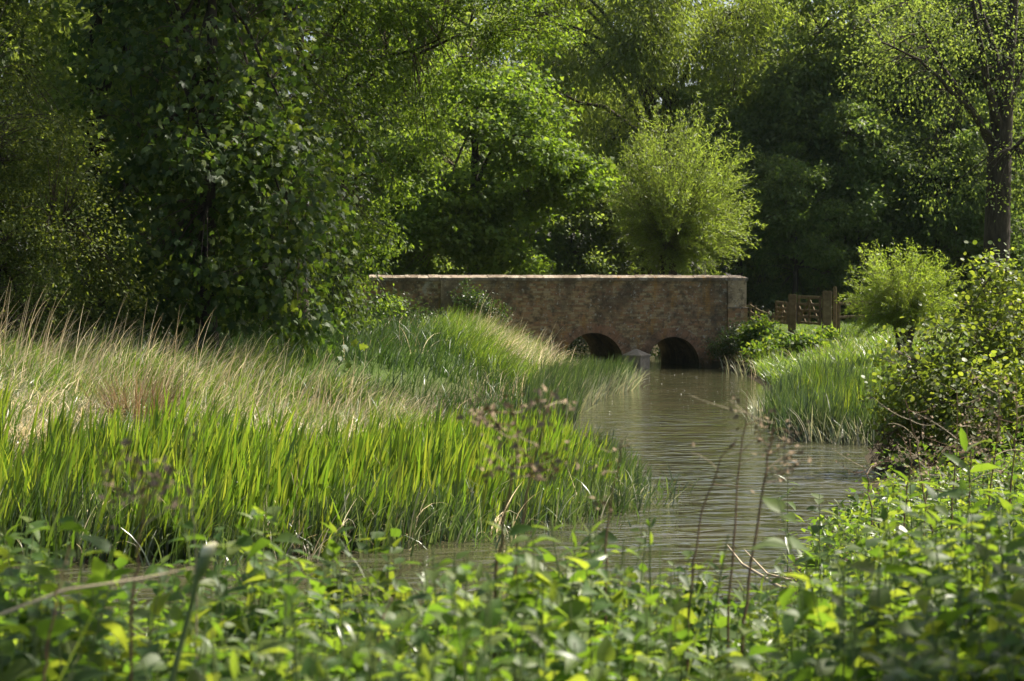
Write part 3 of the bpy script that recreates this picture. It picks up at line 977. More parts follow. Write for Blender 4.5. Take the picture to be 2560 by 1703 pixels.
# big poplar by the gate
def big_tree():
    r = np.random.default_rng(31)
    Y = 70.0
    bx = DX(2300, Y); bz = float(height(bx, Y)) - .1
    root = empty('poplar_tree', (bx, Y, bz), 'big tree with a thick bare ridged trunk and a high spreading crown', 'tree')
    tg = Geo()
    path = [(2292, 720), (2293, 600), (2297, 480), (2300, 360), (2305, 270), (2316, 160), (2330, 40), (2340, -120)]
    pts = np.array([(DX(a, Y), Y + .05 * i, DZ(b, Y)) for i, (a, b) in enumerate(path)])
    pts[0, 2] = bz
    tube(tg, pts, [.62, .47, .44, .43, .40, .27, .2, .1], 16)
    tg.build('trunk', M['bark'], root, smooth=True)
    limbs = [([(2296, 360), (2230, 250), (2165, 150), (2120, 70), (2060, -30)], .16, 0),
             ([(2300, 300), (2262, 200), (2240, 110), (2215, 20), (2200, -60)], .18, -.6),
             ([(2308, 280), (2345, 180), (2370, 80), (2385, -40)], .18, .5),
             ([(2290, 330), (2210, 245), (2150, 205), (2080, 150), (1990, 120)], .11, -1.0),
             ([(2305, 260), (2300, 130), (2270, 20), (2255, -80)], .15, .8),
             ([(2298, 390), (2340, 330), (2400, 300), (2460, 280)], .10, -.5)]
    ends = []
    for pl, r0, dy in limbs:
        p = np.array([(DX(a, Y), Y + dy * i * .7, DZ(b, Y)) for i, (a, b) in enumerate(pl)])
        s = np.linspace(0, len(p) - 1, 12)
        p = np.stack([np.interp(s, range(len(p)), p[:, c]) for c in range(3)], -1) + r.normal(0, .03, (12, 3))
        lg = Geo(); tube(lg, p, np.linspace(r0, .03, 12), 7)
        lg.build('limb', M['bark'], root, smooth=True)
        ends.append(p[3:])
    E = np.concatenate(ends)
    P, D = crown_points(r, [(DX(2290, Y), Y, 10.9, 4.2, 2.8, 2.8), (DX(2080, Y), Y - .6, 10.6, 2.6, 2.2, 2.6), (DX(2140, Y), Y - .8, 6.8, 1.6, 1.2, 1.6, .8),
                            (DX(2250, Y), Y - .9, 5.6, .9, .8, .8, .5), (DX(2390, Y), Y - .5, 7, 1.6, 1.6, 2.2)], 240, .35)
    A = E[np.argmin(((P[:, None] - E[None]) ** 2).sum(-1), 1)]
    s = np.linspace(0, 1, 4)[None, :, None]
    bgm = Geo(); many_tubes(bgm, A[:, None] * (1 - s) + P[:, None] * s + np.array([0, 0, .12]) * np.sin(s * np.pi) * np.linalg.norm(P - A, axis=1)[:, None, None],
                            np.linspace(1, .3, 4)[None] * (.012 + .005 * np.linalg.norm(P - A, axis=1))[:, None], 3)
    bgm.build('branches', M['bark'], root, kind='stuff')
    n = 240 * 46
    ci = np.repeat(np.arange(240), 46)
    off = r.normal(0, .4, (n, 3)) * np.array([1, 1, .8])
    d, nn = leaf_frames(r, n, norm(D[ci] + off), .5, .7)
    Geo().add(*scatter(RHOMB, P[ci] + off, d, nn, r.uniform(.08, .16, n))).build('crown', M['wood_leaf'], root, kind='stuff')


big_tree()


def shoot_tree(name, label, base, head, radii, centre, n_shoot, leaf_n, leaf_size, mat, seed, trunk_r, narrow=WILLOW, start=.25, thick=.012, low=-.35):
    """A pollard: a short knobbly trunk with many straight shoots that end on an egg-shaped skin."""
    r = np.random.default_rng(seed)
    bz = float(height(*base)) - .05
    root = empty(name, (base[0], base[1], bz), label, 'tree')
    tg = Geo()
    h = np.array(head)
    b0 = np.array([base[0], base[1], bz])
    s = np.linspace(0, 1, 7)[:, None]
    tube(tg, b0 + (h - b0) * s + r.normal(0, .03, (7, 3)), trunk_r * np.array([1.25, 1.0, .95, .95, 1.0, 1.25, 1.05]), 10)
    for k in range(14):
        a = r.uniform(0, 6.28); q = h + trunk_r * np.array([math.cos(a), math.sin(a), r.uniform(-.6, .5)])
        tube(tg, [q - np.array([0, 0, .1]), q, q + np.array([0, 0, .12])], [trunk_r * .25, trunk_r * .4, trunk_r * .2], 6)
    tg.build('trunk', M['bark'], root, smooth=True)
    d = norm(r.normal(0, 1, (n_shoot * 3, 3)))
    d = d[d[:, 2] > low][:n_shoot]
    n_shoot = len(d)
    C = np.array(centre); ph = r.uniform(0, 6, 3)
    wav = 1 + .05 * np.sin(3 * d[:, 0] + ph[0]) + .05 * np.sin(5 * d[:, 2] + 2 * d[:, 0] + ph[1]) + .05 * np.sin(9 * d[:, 0] + 4 * d[:, 2] + ph[2])
    E = C + d * np.array(radii) * (r.uniform(.70, 1.10, n_shoot) * wav)[:, None]
    A = h + norm(r.normal(0, 1, (n_shoot, 3))) * trunk_r * .9
    s = np.linspace(0, 1, 6)[None, :, None]
    ln = np.linalg.norm(E - A, axis=1)[:, None, None]
    paths = A[:, None] * (1 - s) + E[:, None] * s + np.array([0, 0, .14]) * np.sin(s * np.pi) * ln * (1 - d[:, None, 2:3])
    sg = Geo(); many_tubes(sg, paths, np.linspace(1, .25, 6)[None] * (thick * r.uniform(.7, 1.4, n_shoot))[:, None], 3)
    sg.build('shoots', M['shoot'], root, kind='stuff')
    t = r.uniform(start, 1.03, (n_shoot, leaf_n)) ** .8
    i = np.clip(t * 5, 0, 4.999); i0 = i.astype(int); fr = (i - i0)[..., None]
    rows = np.arange(n_shoot)[:, None]
    Q = paths[rows, i0] * (1 - fr) + paths[rows, i0 + 1] * fr + (paths[rows, i0 + 1] - paths[rows, i0]) * (i - 4.0 > 1)[..., None] * 0
    Q = Q.reshape(-1, 3) + r.normal(0, leaf_size * .35, (n_shoot * leaf_n, 3))
    dd = norm(np.repeat(norm(E - A), leaf_n, axis=0) * .7 + r.normal(0, .55, Q.shape) - np.array([0, 0, .15]))
    nn = norm(np.array([0, 0, .6]) + r.normal(0, .55, Q.shape))
    Geo().add(*scatter(narrow, Q, dd, nn, leaf_size * r.uniform(.6, 1.25, len(Q)))).build('crown', M[mat], root, kind='stuff')
    return root


shoot_tree('pollard_willow', 'round bright green pollard willow with upright shoots behind the bridge parapet', (DX(1535, 78), 78), (DX(1537, 78), 78, DZ(592, 78)),
           (3.3, 2.9, 3.35), (DX(1564, 78), 78, DZ(455, 78)), 720, 72, .17, 'pollard', 41, .26, thick=.014, low=-1.0, start=.2)
shoot_tree('willow_bush', 'low bushy young pollard willow on a short stump by the gate', (DX(2085, 51), 51), (DX(2083, 51), 51, DZ(752, 51)),
           (1.5, 1.3, 1.5), (DX(2082, 51), 51, DZ(688, 51)), 380, 62, .10, 'sallow', 42, .21, thick=.008, low=-.62, start=.25)

# ------------------------------------------------------------------ leafy bushes
def bush(name, label, cat, base, ells, clumps, per, leaf, size, mat, seed, rc=.25, group=None, stems=10, stem_mat='twig', droop=.2, singles=0, up=.7, shell=.3, stem_r=.012, leafname='foliage'):
    r = np.random.default_rng(seed)
    bz = float(height(*base)) - .03
    root = empty(name, (base[0], base[1], bz), label, cat, group)
    P, D = crown_points(r, ells, clumps, shell, .25)
    g0 = np.array([base[0], base[1], bz])
    P[:, 2] = np.maximum(P[:, 2], np.maximum(height(P[:, 0], P[:, 1]), 0) + .05)
    si = r.choice(len(P), min(stems, len(P)), replace=False)
    s = np.linspace(0, 1, 6)[None, :, None]
    B = g0 + r.normal(0, .12, (len(si), 3)) * np.array([1, 1, 0])
    paths = B[:, None] * (1 - s) + P[si][:, None] * s + np.array([0, 0, .18]) * np.sin(s * np.pi) * np.linalg.norm(P[si] - B, axis=1)[:, None, None] + r.normal(0, .02, (len(si), 6, 3)) * s
    for p in paths:
        sg = Geo(); tube(sg, p, np.linspace(stem_r, stem_r * .3, 6), 5)
        sg.build('stem', M[stem_mat], root, smooth=True)
    L = paths[:, 2:].reshape(-1, 3)
    A = L[np.argmin(((P[:, None] - L[None]) ** 2).sum(-1), 1)]
    s = np.linspace(0, 1, 3)[None, :, None]
    tw = Geo(); many_tubes(tw, A[:, None] * (1 - s) + P[:, None] * s, np.array([[1, .7, .3]]) * stem_r * .4 * np.ones((len(P), 1)), 3)
    tw.build('twigs', M[stem_mat], root, kind='stuff')
    n = clumps * per; ci = np.repeat(np.arange(clumps), per)
    off = r.normal(0, .5, (n, 3)) * rc
    Q = P[ci] + off
    d, nn = leaf_frames(r, n, norm(D[ci] + norm(off + 1e-9)), up, droop)
    sz = size * r.uniform(.55, 1.25, n)
    keep = np.ones(n, bool)
    if singles:
        q = DXinv(Q); vis = (q[:, 0] < 2357) & (q[:, 0] > 0)
        order = np.argsort(np.where(vis, Q[:, 1] - sz * 4 + r.normal(0, .15, n), 1e9))[:singles]
        keep[order] = False
        lme = Geo().add(leaf[0], leaf[1]).mesh('leaf', M[mat])
        for k in order:
            o = link_mesh('leaf', lme, root)
            dd = d[k]; ss = np.cross(dd, nn[k]); ss /= np.linalg.norm(ss); un = np.cross(ss, dd)
            mm = np.eye(4); mm[:3, 0] = ss * sz[k]; mm[:3, 1] = dd * sz[k]; mm[:3, 2] = un * sz[k]; mm[:3, 3] = Q[k] - g0
            o.matrix_local = Matrix(mm.tolist())
    Geo().add(*scatter(leaf, Q[keep], d[keep], nn[keep], sz[keep])).build(leafname, M[mat], root, kind='stuff')
    return root


def dell(x, y, Y, rx, rz, ry, w=1):
    """An ellipsoid centred on a preview pixel at depth Y."""
    return (DX(x, Y), Y, DZ(y, Y), rx, ry, rz, w)


bush('alder_bush', 'big alder bush with round shiny leaves overhanging the water', 'bush', (6.6, 31.5),
     [dell(2130, 900, 30.5, .8, .75, .8), dell(2230, 800, 31, .9, .7, .9), dell(2320, 700, 31.5, .6, .8, .8), dell(2280, 950, 29.5, 1.0, .8, .9), dell(2080, 980, 30.6, .35, .45, .5), dell(2420, 880, 30.5, 1.0, 1.2, 1.0)],
     640, 20, ROUND, .075, 'alder', 51, rc=.28, stems=26, singles=300, stem_r=.022, shell=.4)
for x_, y_, lab in ((1.6, 74.5, 'leafy shrub seen through the bigger arch, beyond the bridge'), (4.6, 75.5, 'leafy shrub seen through the smaller arch, beyond the bridge')):
    bush('waterside_shrub', lab, 'bush', (x_, y_), [(x_, y_, .9, 1.5, .8, 1.0), (x_ - .8, y_ + .5, .6, 1.0, .8, .7)], 90, 30, RHOMB, .14, 'ivy', 55 + int(x_), rc=.4, group='shrubs beyond the bridge', stems=8)
bush('bramble_bush', 'dark bramble climbing the bridge face beside the left pilaster', 'bush', (DX(1080, 64.6), 64.6),
     [dell(1080, 690, 64.9, .35, .55, .25), dell(1110, 715, 64.8, .4, .4, .3), dell(1150, 725, 64.8, .25, .3, .2)], 70, 30, RHOMB, .10, 'ivy', 52, rc=.3, stems=8)
bush('bramble_bush', 'dark trailing bramble at the foot of the right abutment', 'bush', (DX(1680, 66.2), 66.2),
     [dell(1685, 790, 66.3, .35, .45, .35), dell(1655, 800, 66.3, .3, .25, .25), dell(1700, 765, 66.4, .12, .4, .2)], 80, 34, RHOMB, .09, 'ivy', 53, rc=.28, stems=8)
bush('bramble_bush', 'dark ivy and bramble at the overgrown end of the parapet', 'bush', (DX(880, 64), 64),
     [dell(890, 710, 64, .8, .45, .4), dell(960, 735, 64, .6, .25, .3), dell(1020, 745, 64, .5, .2, .3)], 90, 30, RHOMB, .10, 'ivy', 54, rc=.35, stems=8)
NG = 'leafy clumps on the far bank by the bridge'
for i, (x, y, Y, rx, rz, n, lab) in enumerate([
        (1745, 780, 65.0, .45, .55, 110, 'sunlit nettle clump against the end of the bridge'),
        (1795, 805, 63, .5, .35, 80, 'sunlit nettle clump below the fence posts'),
        (1850, 800, 61, .55, .30, 80, 'sunlit leafy clump below the gate'),
        (1760, 820, 62, .5, .35, 60, 'low leafy clump at the waterline next to the bridge'),
        (1905, 785, 63, .4, .3, 50, 'leafy clump around the foot of the thick gate post')]):
    bush('nettle_clump', lab, 'plant', (DX(x, Y), Y), [dell(x, y, Y, rx, rz, .5)], n, 26, OVATE_S, .14, 'nettle', 60 + i, rc=.28, group=NG, stems=10, stem_mat='green_stem', leafname='leaves')

# ------------------------------------------------------------------ fence, gate and bird
def post(parent_name, label, dx, Y, w, top_dy, cat='post', group=None, top=None, d=None, cap=0.02):
    x = DX(dx, Y); z0 = float(height(x, Y)) - .1
    zt = DZ(top_dy, Y)
    o = empty(parent_name, (x, Y, z0), label, cat, group)
    g_ = Geo()
    obox(g_, (x, Y, z0), (x + .01, Y, zt), w, d or w, up=(0, 1, 0), bevel=.012)
    g_.build('post_shaft', M['timber'], o)
    if cap:
        g_ = Geo(); obox(g_, (x + .01, Y, zt + .001), (x + .01, Y, zt + cap), w * .8, (d or w) * .8, up=(0, 1, 0), bevel=.02)
        g_.build('post_top', M['timber'], o)
    return o, x, zt


def fence(label, pts, top_h, rails, pw, group=None):
    x0, y0 = pts[0]
    o = empty('timber_fence', (x0, y0, float(height(x0, y0))), label, 'fence', group)
    P3 = []
    for i, (x, y) in enumerate(pts):
        z0 = float(height(x, y))
        g_ = Geo(); hh = top_h * (1 + .06 * math.sin(i * 2.3))
        obox(g_, (x, y, z0 - .2), (x + .02 * math.sin(i * 1.7), y, z0 + hh), pw * (1 + .2 * math.sin(i * 3.1)), pw, up=(0, 1, 0), bevel=.012)
        g_.build('post', M['timber'], o)
        P3.append((x, y, z0))
    for a, b in zip(P3[:-1], P3[1:]):
        for k, hgt in enumerate(rails):
            g_ = Geo()
            obox(g_, (a[0], a[1] - pw * .62, a[2] + hgt), (b[0], b[1] - pw * .62, b[2] + hgt + .01 * ((k * 7) % 3 - 1)), .035, .10, bevel=.006)
            g_.build('rail', M['timber'], o)
    return o


fpts = [(DX(dx, Y), Y) for dx, Y in ((1779, 73.5), (1767, 76), (1752, 78.6), (1740, 81.2), (1727, 84), (1717, 87))]
fence('short run of close timber posts and rails receding behind the bridge end', fpts, 1.0, (.35, .62, .88), .10)
rp = [(DX(dx, Y), Y) for dx, Y in ((1930, 72.4), (2040, 73), (2150, 73.6), (2262, 74.2), (2370, 75))]
fence('two-rail timber fence running behind the willow bush', rp, 1.3, (.68, 1.18), .12)
post('gate_post', 'square timber gate post where the gate hangs, plain flat top', 1823, 74.5, .27, 679, group='gate posts')
post('gate_post', 'thick timber gate post with a worn top, nearest to the willow bush', 1903, 71.5, .30, 671, group='gate posts')
post('gate_post', 'taller slim timber post standing just behind the thick gate post', 1921, 72.0, .12, 661, group='gate posts', cap=.03)


def gate(label, a, b, zb, h, group=None):
    a = np.array([a[0], a[1], 0.0]); b = np.array([b[0], b[1], 0.0])
    o = empty('timber_gate', (a[0], a[1], zb), label, 'gate', group)

    def P(s, t):
        return (a + (b - a) * s) + np.array([0, 0, zb + t * h])
    off = np.array([0, -.05, 0])
    for t in (.04, .28, .5, .74, 1.0):
        g_ = Geo(); obox(g_, P(0, t), P(1, t), .04, .09 if t < 1 else .11, bevel=.006); g_.build('rail', M['timber'], o)
    for s, tt in ((0.02, 1.05), (.98, 1.02), (.5, 1.0)):
        g_ = Geo(); obox(g_, P(s, -.02) + off, P(s, tt) + off, .09, .05, up=(0, 1, 0), bevel=.006); g_.build('stile', M['timber'], o)
    for s0, t0, s1, t1 in ((.03, .02, .5, .98), (.97, .02, .5, .98), (.03, .66, .36, .02)):
        g_ = Geo(); obox(g_, P(s0, t0) + off * 1.6, P(s1, t1) + off * 1.6, .035, .08, bevel=.006); g_.build('brace', M['timber'], o)
    return o


gate('five-bar timber gate with crossed braces between the two thick posts', (DX(1837, 74.3), 74.3), (DX(1888, 71.7), 71.7), 1.33, .98)
gate('second timber gate folded back beside the fence posts', (DX(1812, 74.5), 74.4), (DX(1786, 77), 77), 1.30, .78)


def bird():
    Y = 76.0
    x, z = DX(1752, 78.6) , 2.38
    Y = 78.6
    z = float(height(x, Y)) + 1.0 * (1 + .06 * math.sin(4.6)) + .005
    o = empty('small_bird', (x, Y, z), 'small black bird with pale head perched on a fence post', 'bird')
    ax = norm(np.array([.62, -.1, .78]))
    r = Geo()
    s = np.linspace(0, 1, 9)
    c = np.array([x - .03, Y, z + .025]) + ax * (s[:, None] * .15)
    tube(r, c, [.008, .022, .032, .037, .036, .032, .026, .027, .015], 8)
    r.build('body', M['bird'], o, smooth=True)
    hd = c[-1]
    r = Geo(); t = np.linspace(0, np.pi, 7)
    tube(r, hd + np.stack([np.cos(t) * -.026, t * 0, t * 0], -1) + np.array([.008, 0, .004]), np.maximum(np.sin(t) * .026, .001), 8); r.build('head', M['bird_pale'], o, smooth=True)
    r = Geo(); tube(r, [hd + np.array([.028, 0, .003]), hd + np.array([.055, 0, 0])], [.006, .001], 5); r.build('beak', M['beak'], o)
    r = Geo(); obox(r, c[0] + ax * .02, c[0] - ax * .10, .03, .008); r.build('tail', M['bird'], o)
    for sgn in (-1, 1):
        r = Geo(); tube(r, c[[2, 3, 4, 5, 1]][:4] + np.array([0, sgn * .03, .006]), [.006, .016, .018, .008], 6); r.build('wing', M['bird'], o, smooth=True)
        r = Geo(); tube(r, [c[3] + np.array([0, sgn * .012, -.02]), (x + .005, Y + sgn * .012, z)], [.004, .003], 5); r.build('leg', M['beak'], o)


bird()

# ------------------------------------------------------------------ grasses and reeds
def in_poly(poly, x, y):
    poly = np.asarray(poly, float); ins = np.zeros(len(x), bool)
    for (ax, ay), (bx, by) in zip(poly, np.roll(poly, -1, axis=0)):
        if ay != by:
            c = (ay > y) != (by > y)
            ins ^= c & (x < (bx - ax) * (y - ay) / (by - ay) + ax)
    return ins


def in_area(r, poly, n):
    poly = np.asarray(poly, float)
    lo, hi = poly.min(0), poly.max(0)
    xs, ys = [], []
    m = 0
    while m < n:
        x = r.uniform(lo[0], hi[0], n * 2); y = r.uniform(lo[1], hi[1], n * 2)
        k = in_poly(poly, x, y)
        xs.append(x[k]); ys.append(y[k]); m += k.sum()
    return np.concatenate(xs)[:n], np.concatenate(ys)[:n]


def blades(g_, r, x, y, h, w, az, lean, bend, seg=4, zoff=0.0, taper=1.6, face=None, base_z=None):
    n = len(x)
    z = np.maximum(height(x, y), -.12) if base_z is None else base_z
    t = np.linspace(0, 1, seg + 1)[None]
    th = lean[:, None] + bend[:, None] * t ** 1.5
    st = h[:, None] / seg
    dx = np.concatenate([np.zeros((n, 1)), np.cumsum(np.sin(th[:, 1:]) * st, 1)], 1)
    dz = np.concatenate([np.zeros((n, 1)), np.cumsum(np.cos(th[:, 1:]) * st, 1)], 1)
    cx = x[:, None] + dx * np.cos(az)[:, None]
    cy = y[:, None] + dx * np.sin(az)[:, None]
    cz = z[:, None] + zoff + dz
    ph = r.uniform(0, np.pi, n) if face is None else face
    ww = w[:, None] * (1 - t ** taper) * .5 + .0005
    sx, sy = np.cos(ph)[:, None] * ww, np.sin(ph)[:, None] * ww
    v = np.stack([np.stack([cx - sx, cy - sy, cz], -1), np.stack([cx + sx, cy + sy, cz], -1)], 2)  # n, seg+1, 2, 3
    base = (np.arange(n) * (seg + 1) * 2)[:, None]
    k = (np.arange(seg) * 2)[None]
    f = np.stack([base + k, base + k + 1, base + k + 3, base + k + 2], -1)
    g_.add(v.reshape(-1, 3), f.reshape(-1, 4))


def bed(name, mat, polys, seed, hr, wr, lean=(.05, .12), bend=(.1, .4), az=(0.3, 1.2), seg=4, clump=0.0, taper=1.6, edge=None):
    r = np.random.default_rng(seed)
    g_ = Geo()
    for poly, n in polys:
        if clump:
            cx, cy = in_area(r, poly, max(n // 14, 1))
            k = r.integers(0, len(cx), n)
            x = cx[k] + r.normal(0, clump, n); y = cy[k] + r.normal(0, clump, n)
        else:
            x, y = in_area(r, poly, n)
        h = r.uniform(*hr, len(x)) * (1 + .16 * np.sin(x * 1.7 + y * .9) * np.cos(y * 1.3) + .14 * np.sin(x * 3.9 - y * 2.3 + 1) * np.cos(x * .6 + 2))
        if edge:
            dw = river_dist(x, y); h = h * (edge + (1 - edge) * sstep(-1.0, 1.7, dw + r.normal(0, .35, len(x))))
        blades(g_, r, x, y, h, r.uniform(*wr, len(x)), r.normal(*az, len(x)), np.abs(r.normal(*lean, len(x))), r.uniform(*bend, len(x)), seg, taper=taper)
    return tag(g_.build(name, M[mat]), kind='stuff')


# near bed of broad iris blades
A_POLY = [(-8, 20.2), (-6, 20.0), (-2, 21.3), (-.3, 22.9), (.7, 24.6), (1.35, 26), (1.45, 30), (1.2, 34), (.5, 35), (-.6, 32.5), (-1.6, 29.5), (-2.6, 27.2), (-5, 25.8), (-8.5, 25.2)]
bed('iris_bed', 'iris', [(A_POLY, 9500), ([(-8.5, 25), (-5, 25.6), (-2.6, 27), (-1.4, 29.5), (-.8, 31.5), (-2.2, 30.2), (-4, 27.8), (-8.5, 27)], 700)], 101, (.6, 1.12), (.026, .052), (.14, .12), (.02, .45), (0.0, 1.0), 5, taper=3.2, clump=.10, edge=.5)
bed('dark_reeds', 'reed', [([(-.4, 22.7), (.9, 24.3), (1.7, 25.6), (1.8, 29), (1.5, 34), (.9, 34), (.9, 28)], 2600), ([(-8, 20), (-2, 21.1), (-.4, 22.6), (-.6, 23.4), (-2.2, 21.9), (-8, 20.8)], 2600)], 102,
    (.55, .95), (.014, .028), (.14, .16), (.0, .6), (.1, 1.2), 4, taper=2.5, clump=.1, edge=.6)
bed('dark_reeds', 'reed', [([(-8, 19.2), (-2, 20.4), (.3, 22.2), (1.9, 24.6), (2.4, 27), (1.9, 31), (1.2, 26), (-.2, 23.2), (-2, 21.6), (-8, 20.2)], 420)], 1021, (.3, .75), (.012, .026), (.2, .25), (.1, 1.2), (.1, 1.6), 5, taper=2.2, clump=.2)
bed('pale_reeds', 'pale_reed', [([(.2, 23.4), (1.5, 24.9), (2.1, 26.4), (1.6, 26.9), (.6, 24.6)], 90), (A_POLY, 520), ([(-8, 20), (-2, 21.0), (.2, 22.9), (.2, 23.6), (-2, 21.9), (-8, 20.9)], 160)], 103,
    (.35, .9), (.010, .022), (.15, .5), (.1, 1.9), (.2, 1.6), 6, taper=2.0)
bed('broken_reeds', 'straw', [(A_POLY, 420), ([(-8, 19.8), (-2, 20.9), (.2, 22.6), (1.8, 25.5), (.2, 24), (-2, 22.2), (-8, 21)], 170)], 1031, (.3, .9), (.010, .022), (.35, .4), (.1, 2.4), (.2, 1.6), 6, clump=.1)
# the dry sedge bank behind it
B_POLY = [(-9, 25.6), (-5, 26), (-3, 27.6), (-1.4, 30.5), (.2, 33.5), (.2, 36), (-2.5, 34.5), (-5, 32.5), (-9.5, 31.5)]
bed('sedge_grass', 'sedge', [(B_POLY, 6500), (A_POLY, 1100)], 104, (.3, .95), (.012, .026), (.3, .35), (.7, 2.8), (.2, 1.5), 6, clump=.18)
bed('dry_grass', 'straw', [(B_POLY, 6500), ([(-9, 27), (-5.5, 27), (-5.5, 30), (-9, 30)], 1400), ([(-4.2, 29), (-.6, 32), (-.8, 34), (-4.5, 32)], 3600)], 105, (.3, .8), (.010, .024), (.3, .35), (.8, 3.0), (.2, 1.5), 5, clump=.22)
C_POLY = [(-10, 31), (-5, 31.5), (-2.5, 34), (-1.5, 36), (-2.5, 39), (-10, 38)]
bed('bank_grass', 'grass', [(B_POLY, 2200), (C_POLY, 11000)], 106, (.4, .85), (.010, .022), (.15, .2), (.4, 1.7), (.3, 1.2), 4)
bed('dry_grass', 'straw', [(C_POLY, 4200)], 107, (.5, 1.0), (.007, .016), (.12, .18), (.4, 1.9), (.2, .8), 5, clump=.3)
bed('pale_sedge', 'pale_reed', [(B_POLY, 4500)], 1051, (.3, .75), (.010, .022), (.4, .4), (.8, 3.0), (.2, 1.6), 6, clump=.2)
# grass under the trees and along to the bridge, its shade put into the colour
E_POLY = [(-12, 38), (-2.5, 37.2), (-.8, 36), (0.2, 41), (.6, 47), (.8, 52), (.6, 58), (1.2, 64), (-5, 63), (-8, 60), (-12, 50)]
bed('shade_toned_grass', 'shade_toned', [(E_POLY, 14000)], 108, (.4, .9), (.014, .030), (.14, .2), (.3, 1.5), (.2, 1.3), 3, clump=.3)
bed('dry_grass', 'straw', [(E_POLY, 500)], 1081, (.5, 1.0), (.010, .018), (.15, .2), (.3, 1.8), (.2, 1.0), 5, clump=.4)
F_POLY = [(-1.4, 50), (.2, 49), (.8, 54), (1.0, 60), (.6, 63.6), (-2.2, 62.5), (-2.2, 56)]
bed('bank_grass', 'grass', [(F_POLY, 9000)], 109, (.6, 1.2), (.014, .026), (.12, .2), (.5, 1.7), (.2, 1.0), 4, clump=.3)
bed('dry_grass', 'straw', [([(-.9, 54), (.6, 52), (1.2, 57), (1.4, 61), (.4, 62.6), (-1.2, 60)], 4200)], 110, (.6, 1.25), (.012, .026), (.18, .25), (.3, 2.2), (.3, 1.4), 6, clump=.3)
G_POLY = [(.2, 40), (1.3, 41), (1.6, 46), (2.2, 50), (3.3, 54.5), (3.3, 58), (2.2, 60.5), (1.2, 60), (.9, 54), (.4, 47)]
bed('dark_reeds', 'reed', [(G_POLY, 6500)], 111, (.5, .9), (.016, .03), (.08, .14), (.1, .5), (.1, .8), 4, taper=2.5)
bed('pale_reeds', 'pale_reed', [(G_POLY, 700), ([(1.1, 40.6), (1.7, 46), (2.4, 50), (3.5, 54.4), (3.4, 57), (2.2, 52), (1.3, 47)], 750)], 112, (.35, .85), (.025, .045), (.1, .3), (.1, .8), (.1, .6), 4, taper=2.0)
# right bank
H_POLY = [(5.1, 36.6), (6.4, 35.4), (7.2, 36), (7.3, 40), (7.2, 47), (6.3, 47), (5.7, 44), (5.2, 40)]
bed('dark_reeds', 'reed', [(H_POLY, 6000)], 113, (.45, 1.1), (.020, .036), (.09, .14), (.0, .6), (.2, 1.2), 4, taper=2.6, clump=.1)
bed('green_reeds', 'iris', [([(5.8, 37.3), (6.9, 36.8), (7.2, 40), (6.8, 45), (6.1, 43)], 1500)], 114, (.6, 1.0), (.020, .036), (.03, .08), (.0, .25), (.2, 1.2), 4, taper=2.6)
bed('pale_reeds', 'pale_reed', [([(4.9, 36.5), (6.4, 35.2), (6.6, 36), (5.5, 37.4)], 260), ([(4.9, 41), (5.6, 39.6), (6.0, 44), (5.6, 46)], 420), ([(6.9, 60), (7.4, 60), (7.4, 64.5), (6.8, 64.5)], 40)], 115, (.3, .75), (.014, .028), (.1, .3), (.1, .9), (2.4, 1.2), 4, taper=2.0)
I_POLY = [(6.6, 46), (7.4, 46), (11.5, 48), (14, 58), (13, 68), (8.4, 67), (7.5, 62), (7.1, 54)]
bed('bank_grass', 'grass', [(I_POLY, 13000)], 116, (.3, .75), (.018, .036), (.15, .25), (.4, 1.9), (.5, 2.0), 4)
bed('dry_grass', 'straw', [([(8.4, 54), (12.5, 56), (12.5, 65), (9, 65), (7.8, 60)], 1000)], 117, (.4, .8), (.008, .016), (.12, .2), (.3, 1.5), (.5, 2.0), 4, clump=.4)
bed('bank_herbs', 'herb', [([(7.0, 47), (8.5, 47), (10, 60), (8.4, 66.4), (7.5, 62)], 7500), ([(8, 50), (12, 52), (12.5, 66), (9, 66)], 4000)], 118, (.25, .7), (.03, .07), (.3, .3), (.3, 1.4), (.5, 2.0), 4, taper=2.2)
bed('meadow_grass', 'grass', [([(8, 67), (22, 66), (26, 99), (10, 99)], 17000)], 119, (.08, .22), (.012, .03), (.2, .3), (.2, 1.0), (.5, 2.0), 2)
# tall bleached stems in front of the dark trees
def stem_row(name, poly, n, seed, hr):
    r = np.random.default_rng(seed)
    x, y = in_area(r, poly, n)
    h = r.uniform(*hr, n)
    g_ = Geo()
    for dphi in (0, np.pi / 2):
        rr = np.random.default_rng(seed + 1)
        blades(g_, rr, x, y, h, np.full(n, .009), rr.normal(.15, .5, n), np.abs(rr.normal(.10, .10, n)), rr.uniform(.05, 1.0, n), 9, taper=2.5, face=np.full(n, dphi))
    return tag(g_.build(name, M['straw']), kind='stuff')


stem_row('tall_dry_stems', [(-9.5, 32), (-5, 32.5), (-2.4, 35), (-2.2, 37), (-5, 35.5), (-9.5, 35)], 190, 121, (1.0, 1.75))
stem_row('tall_dry_stems', [(-1.2, 55), (.5, 57), (1.2, 61), (0, 62.5), (-1.5, 60)], 40, 122, (1.3, 1.9))


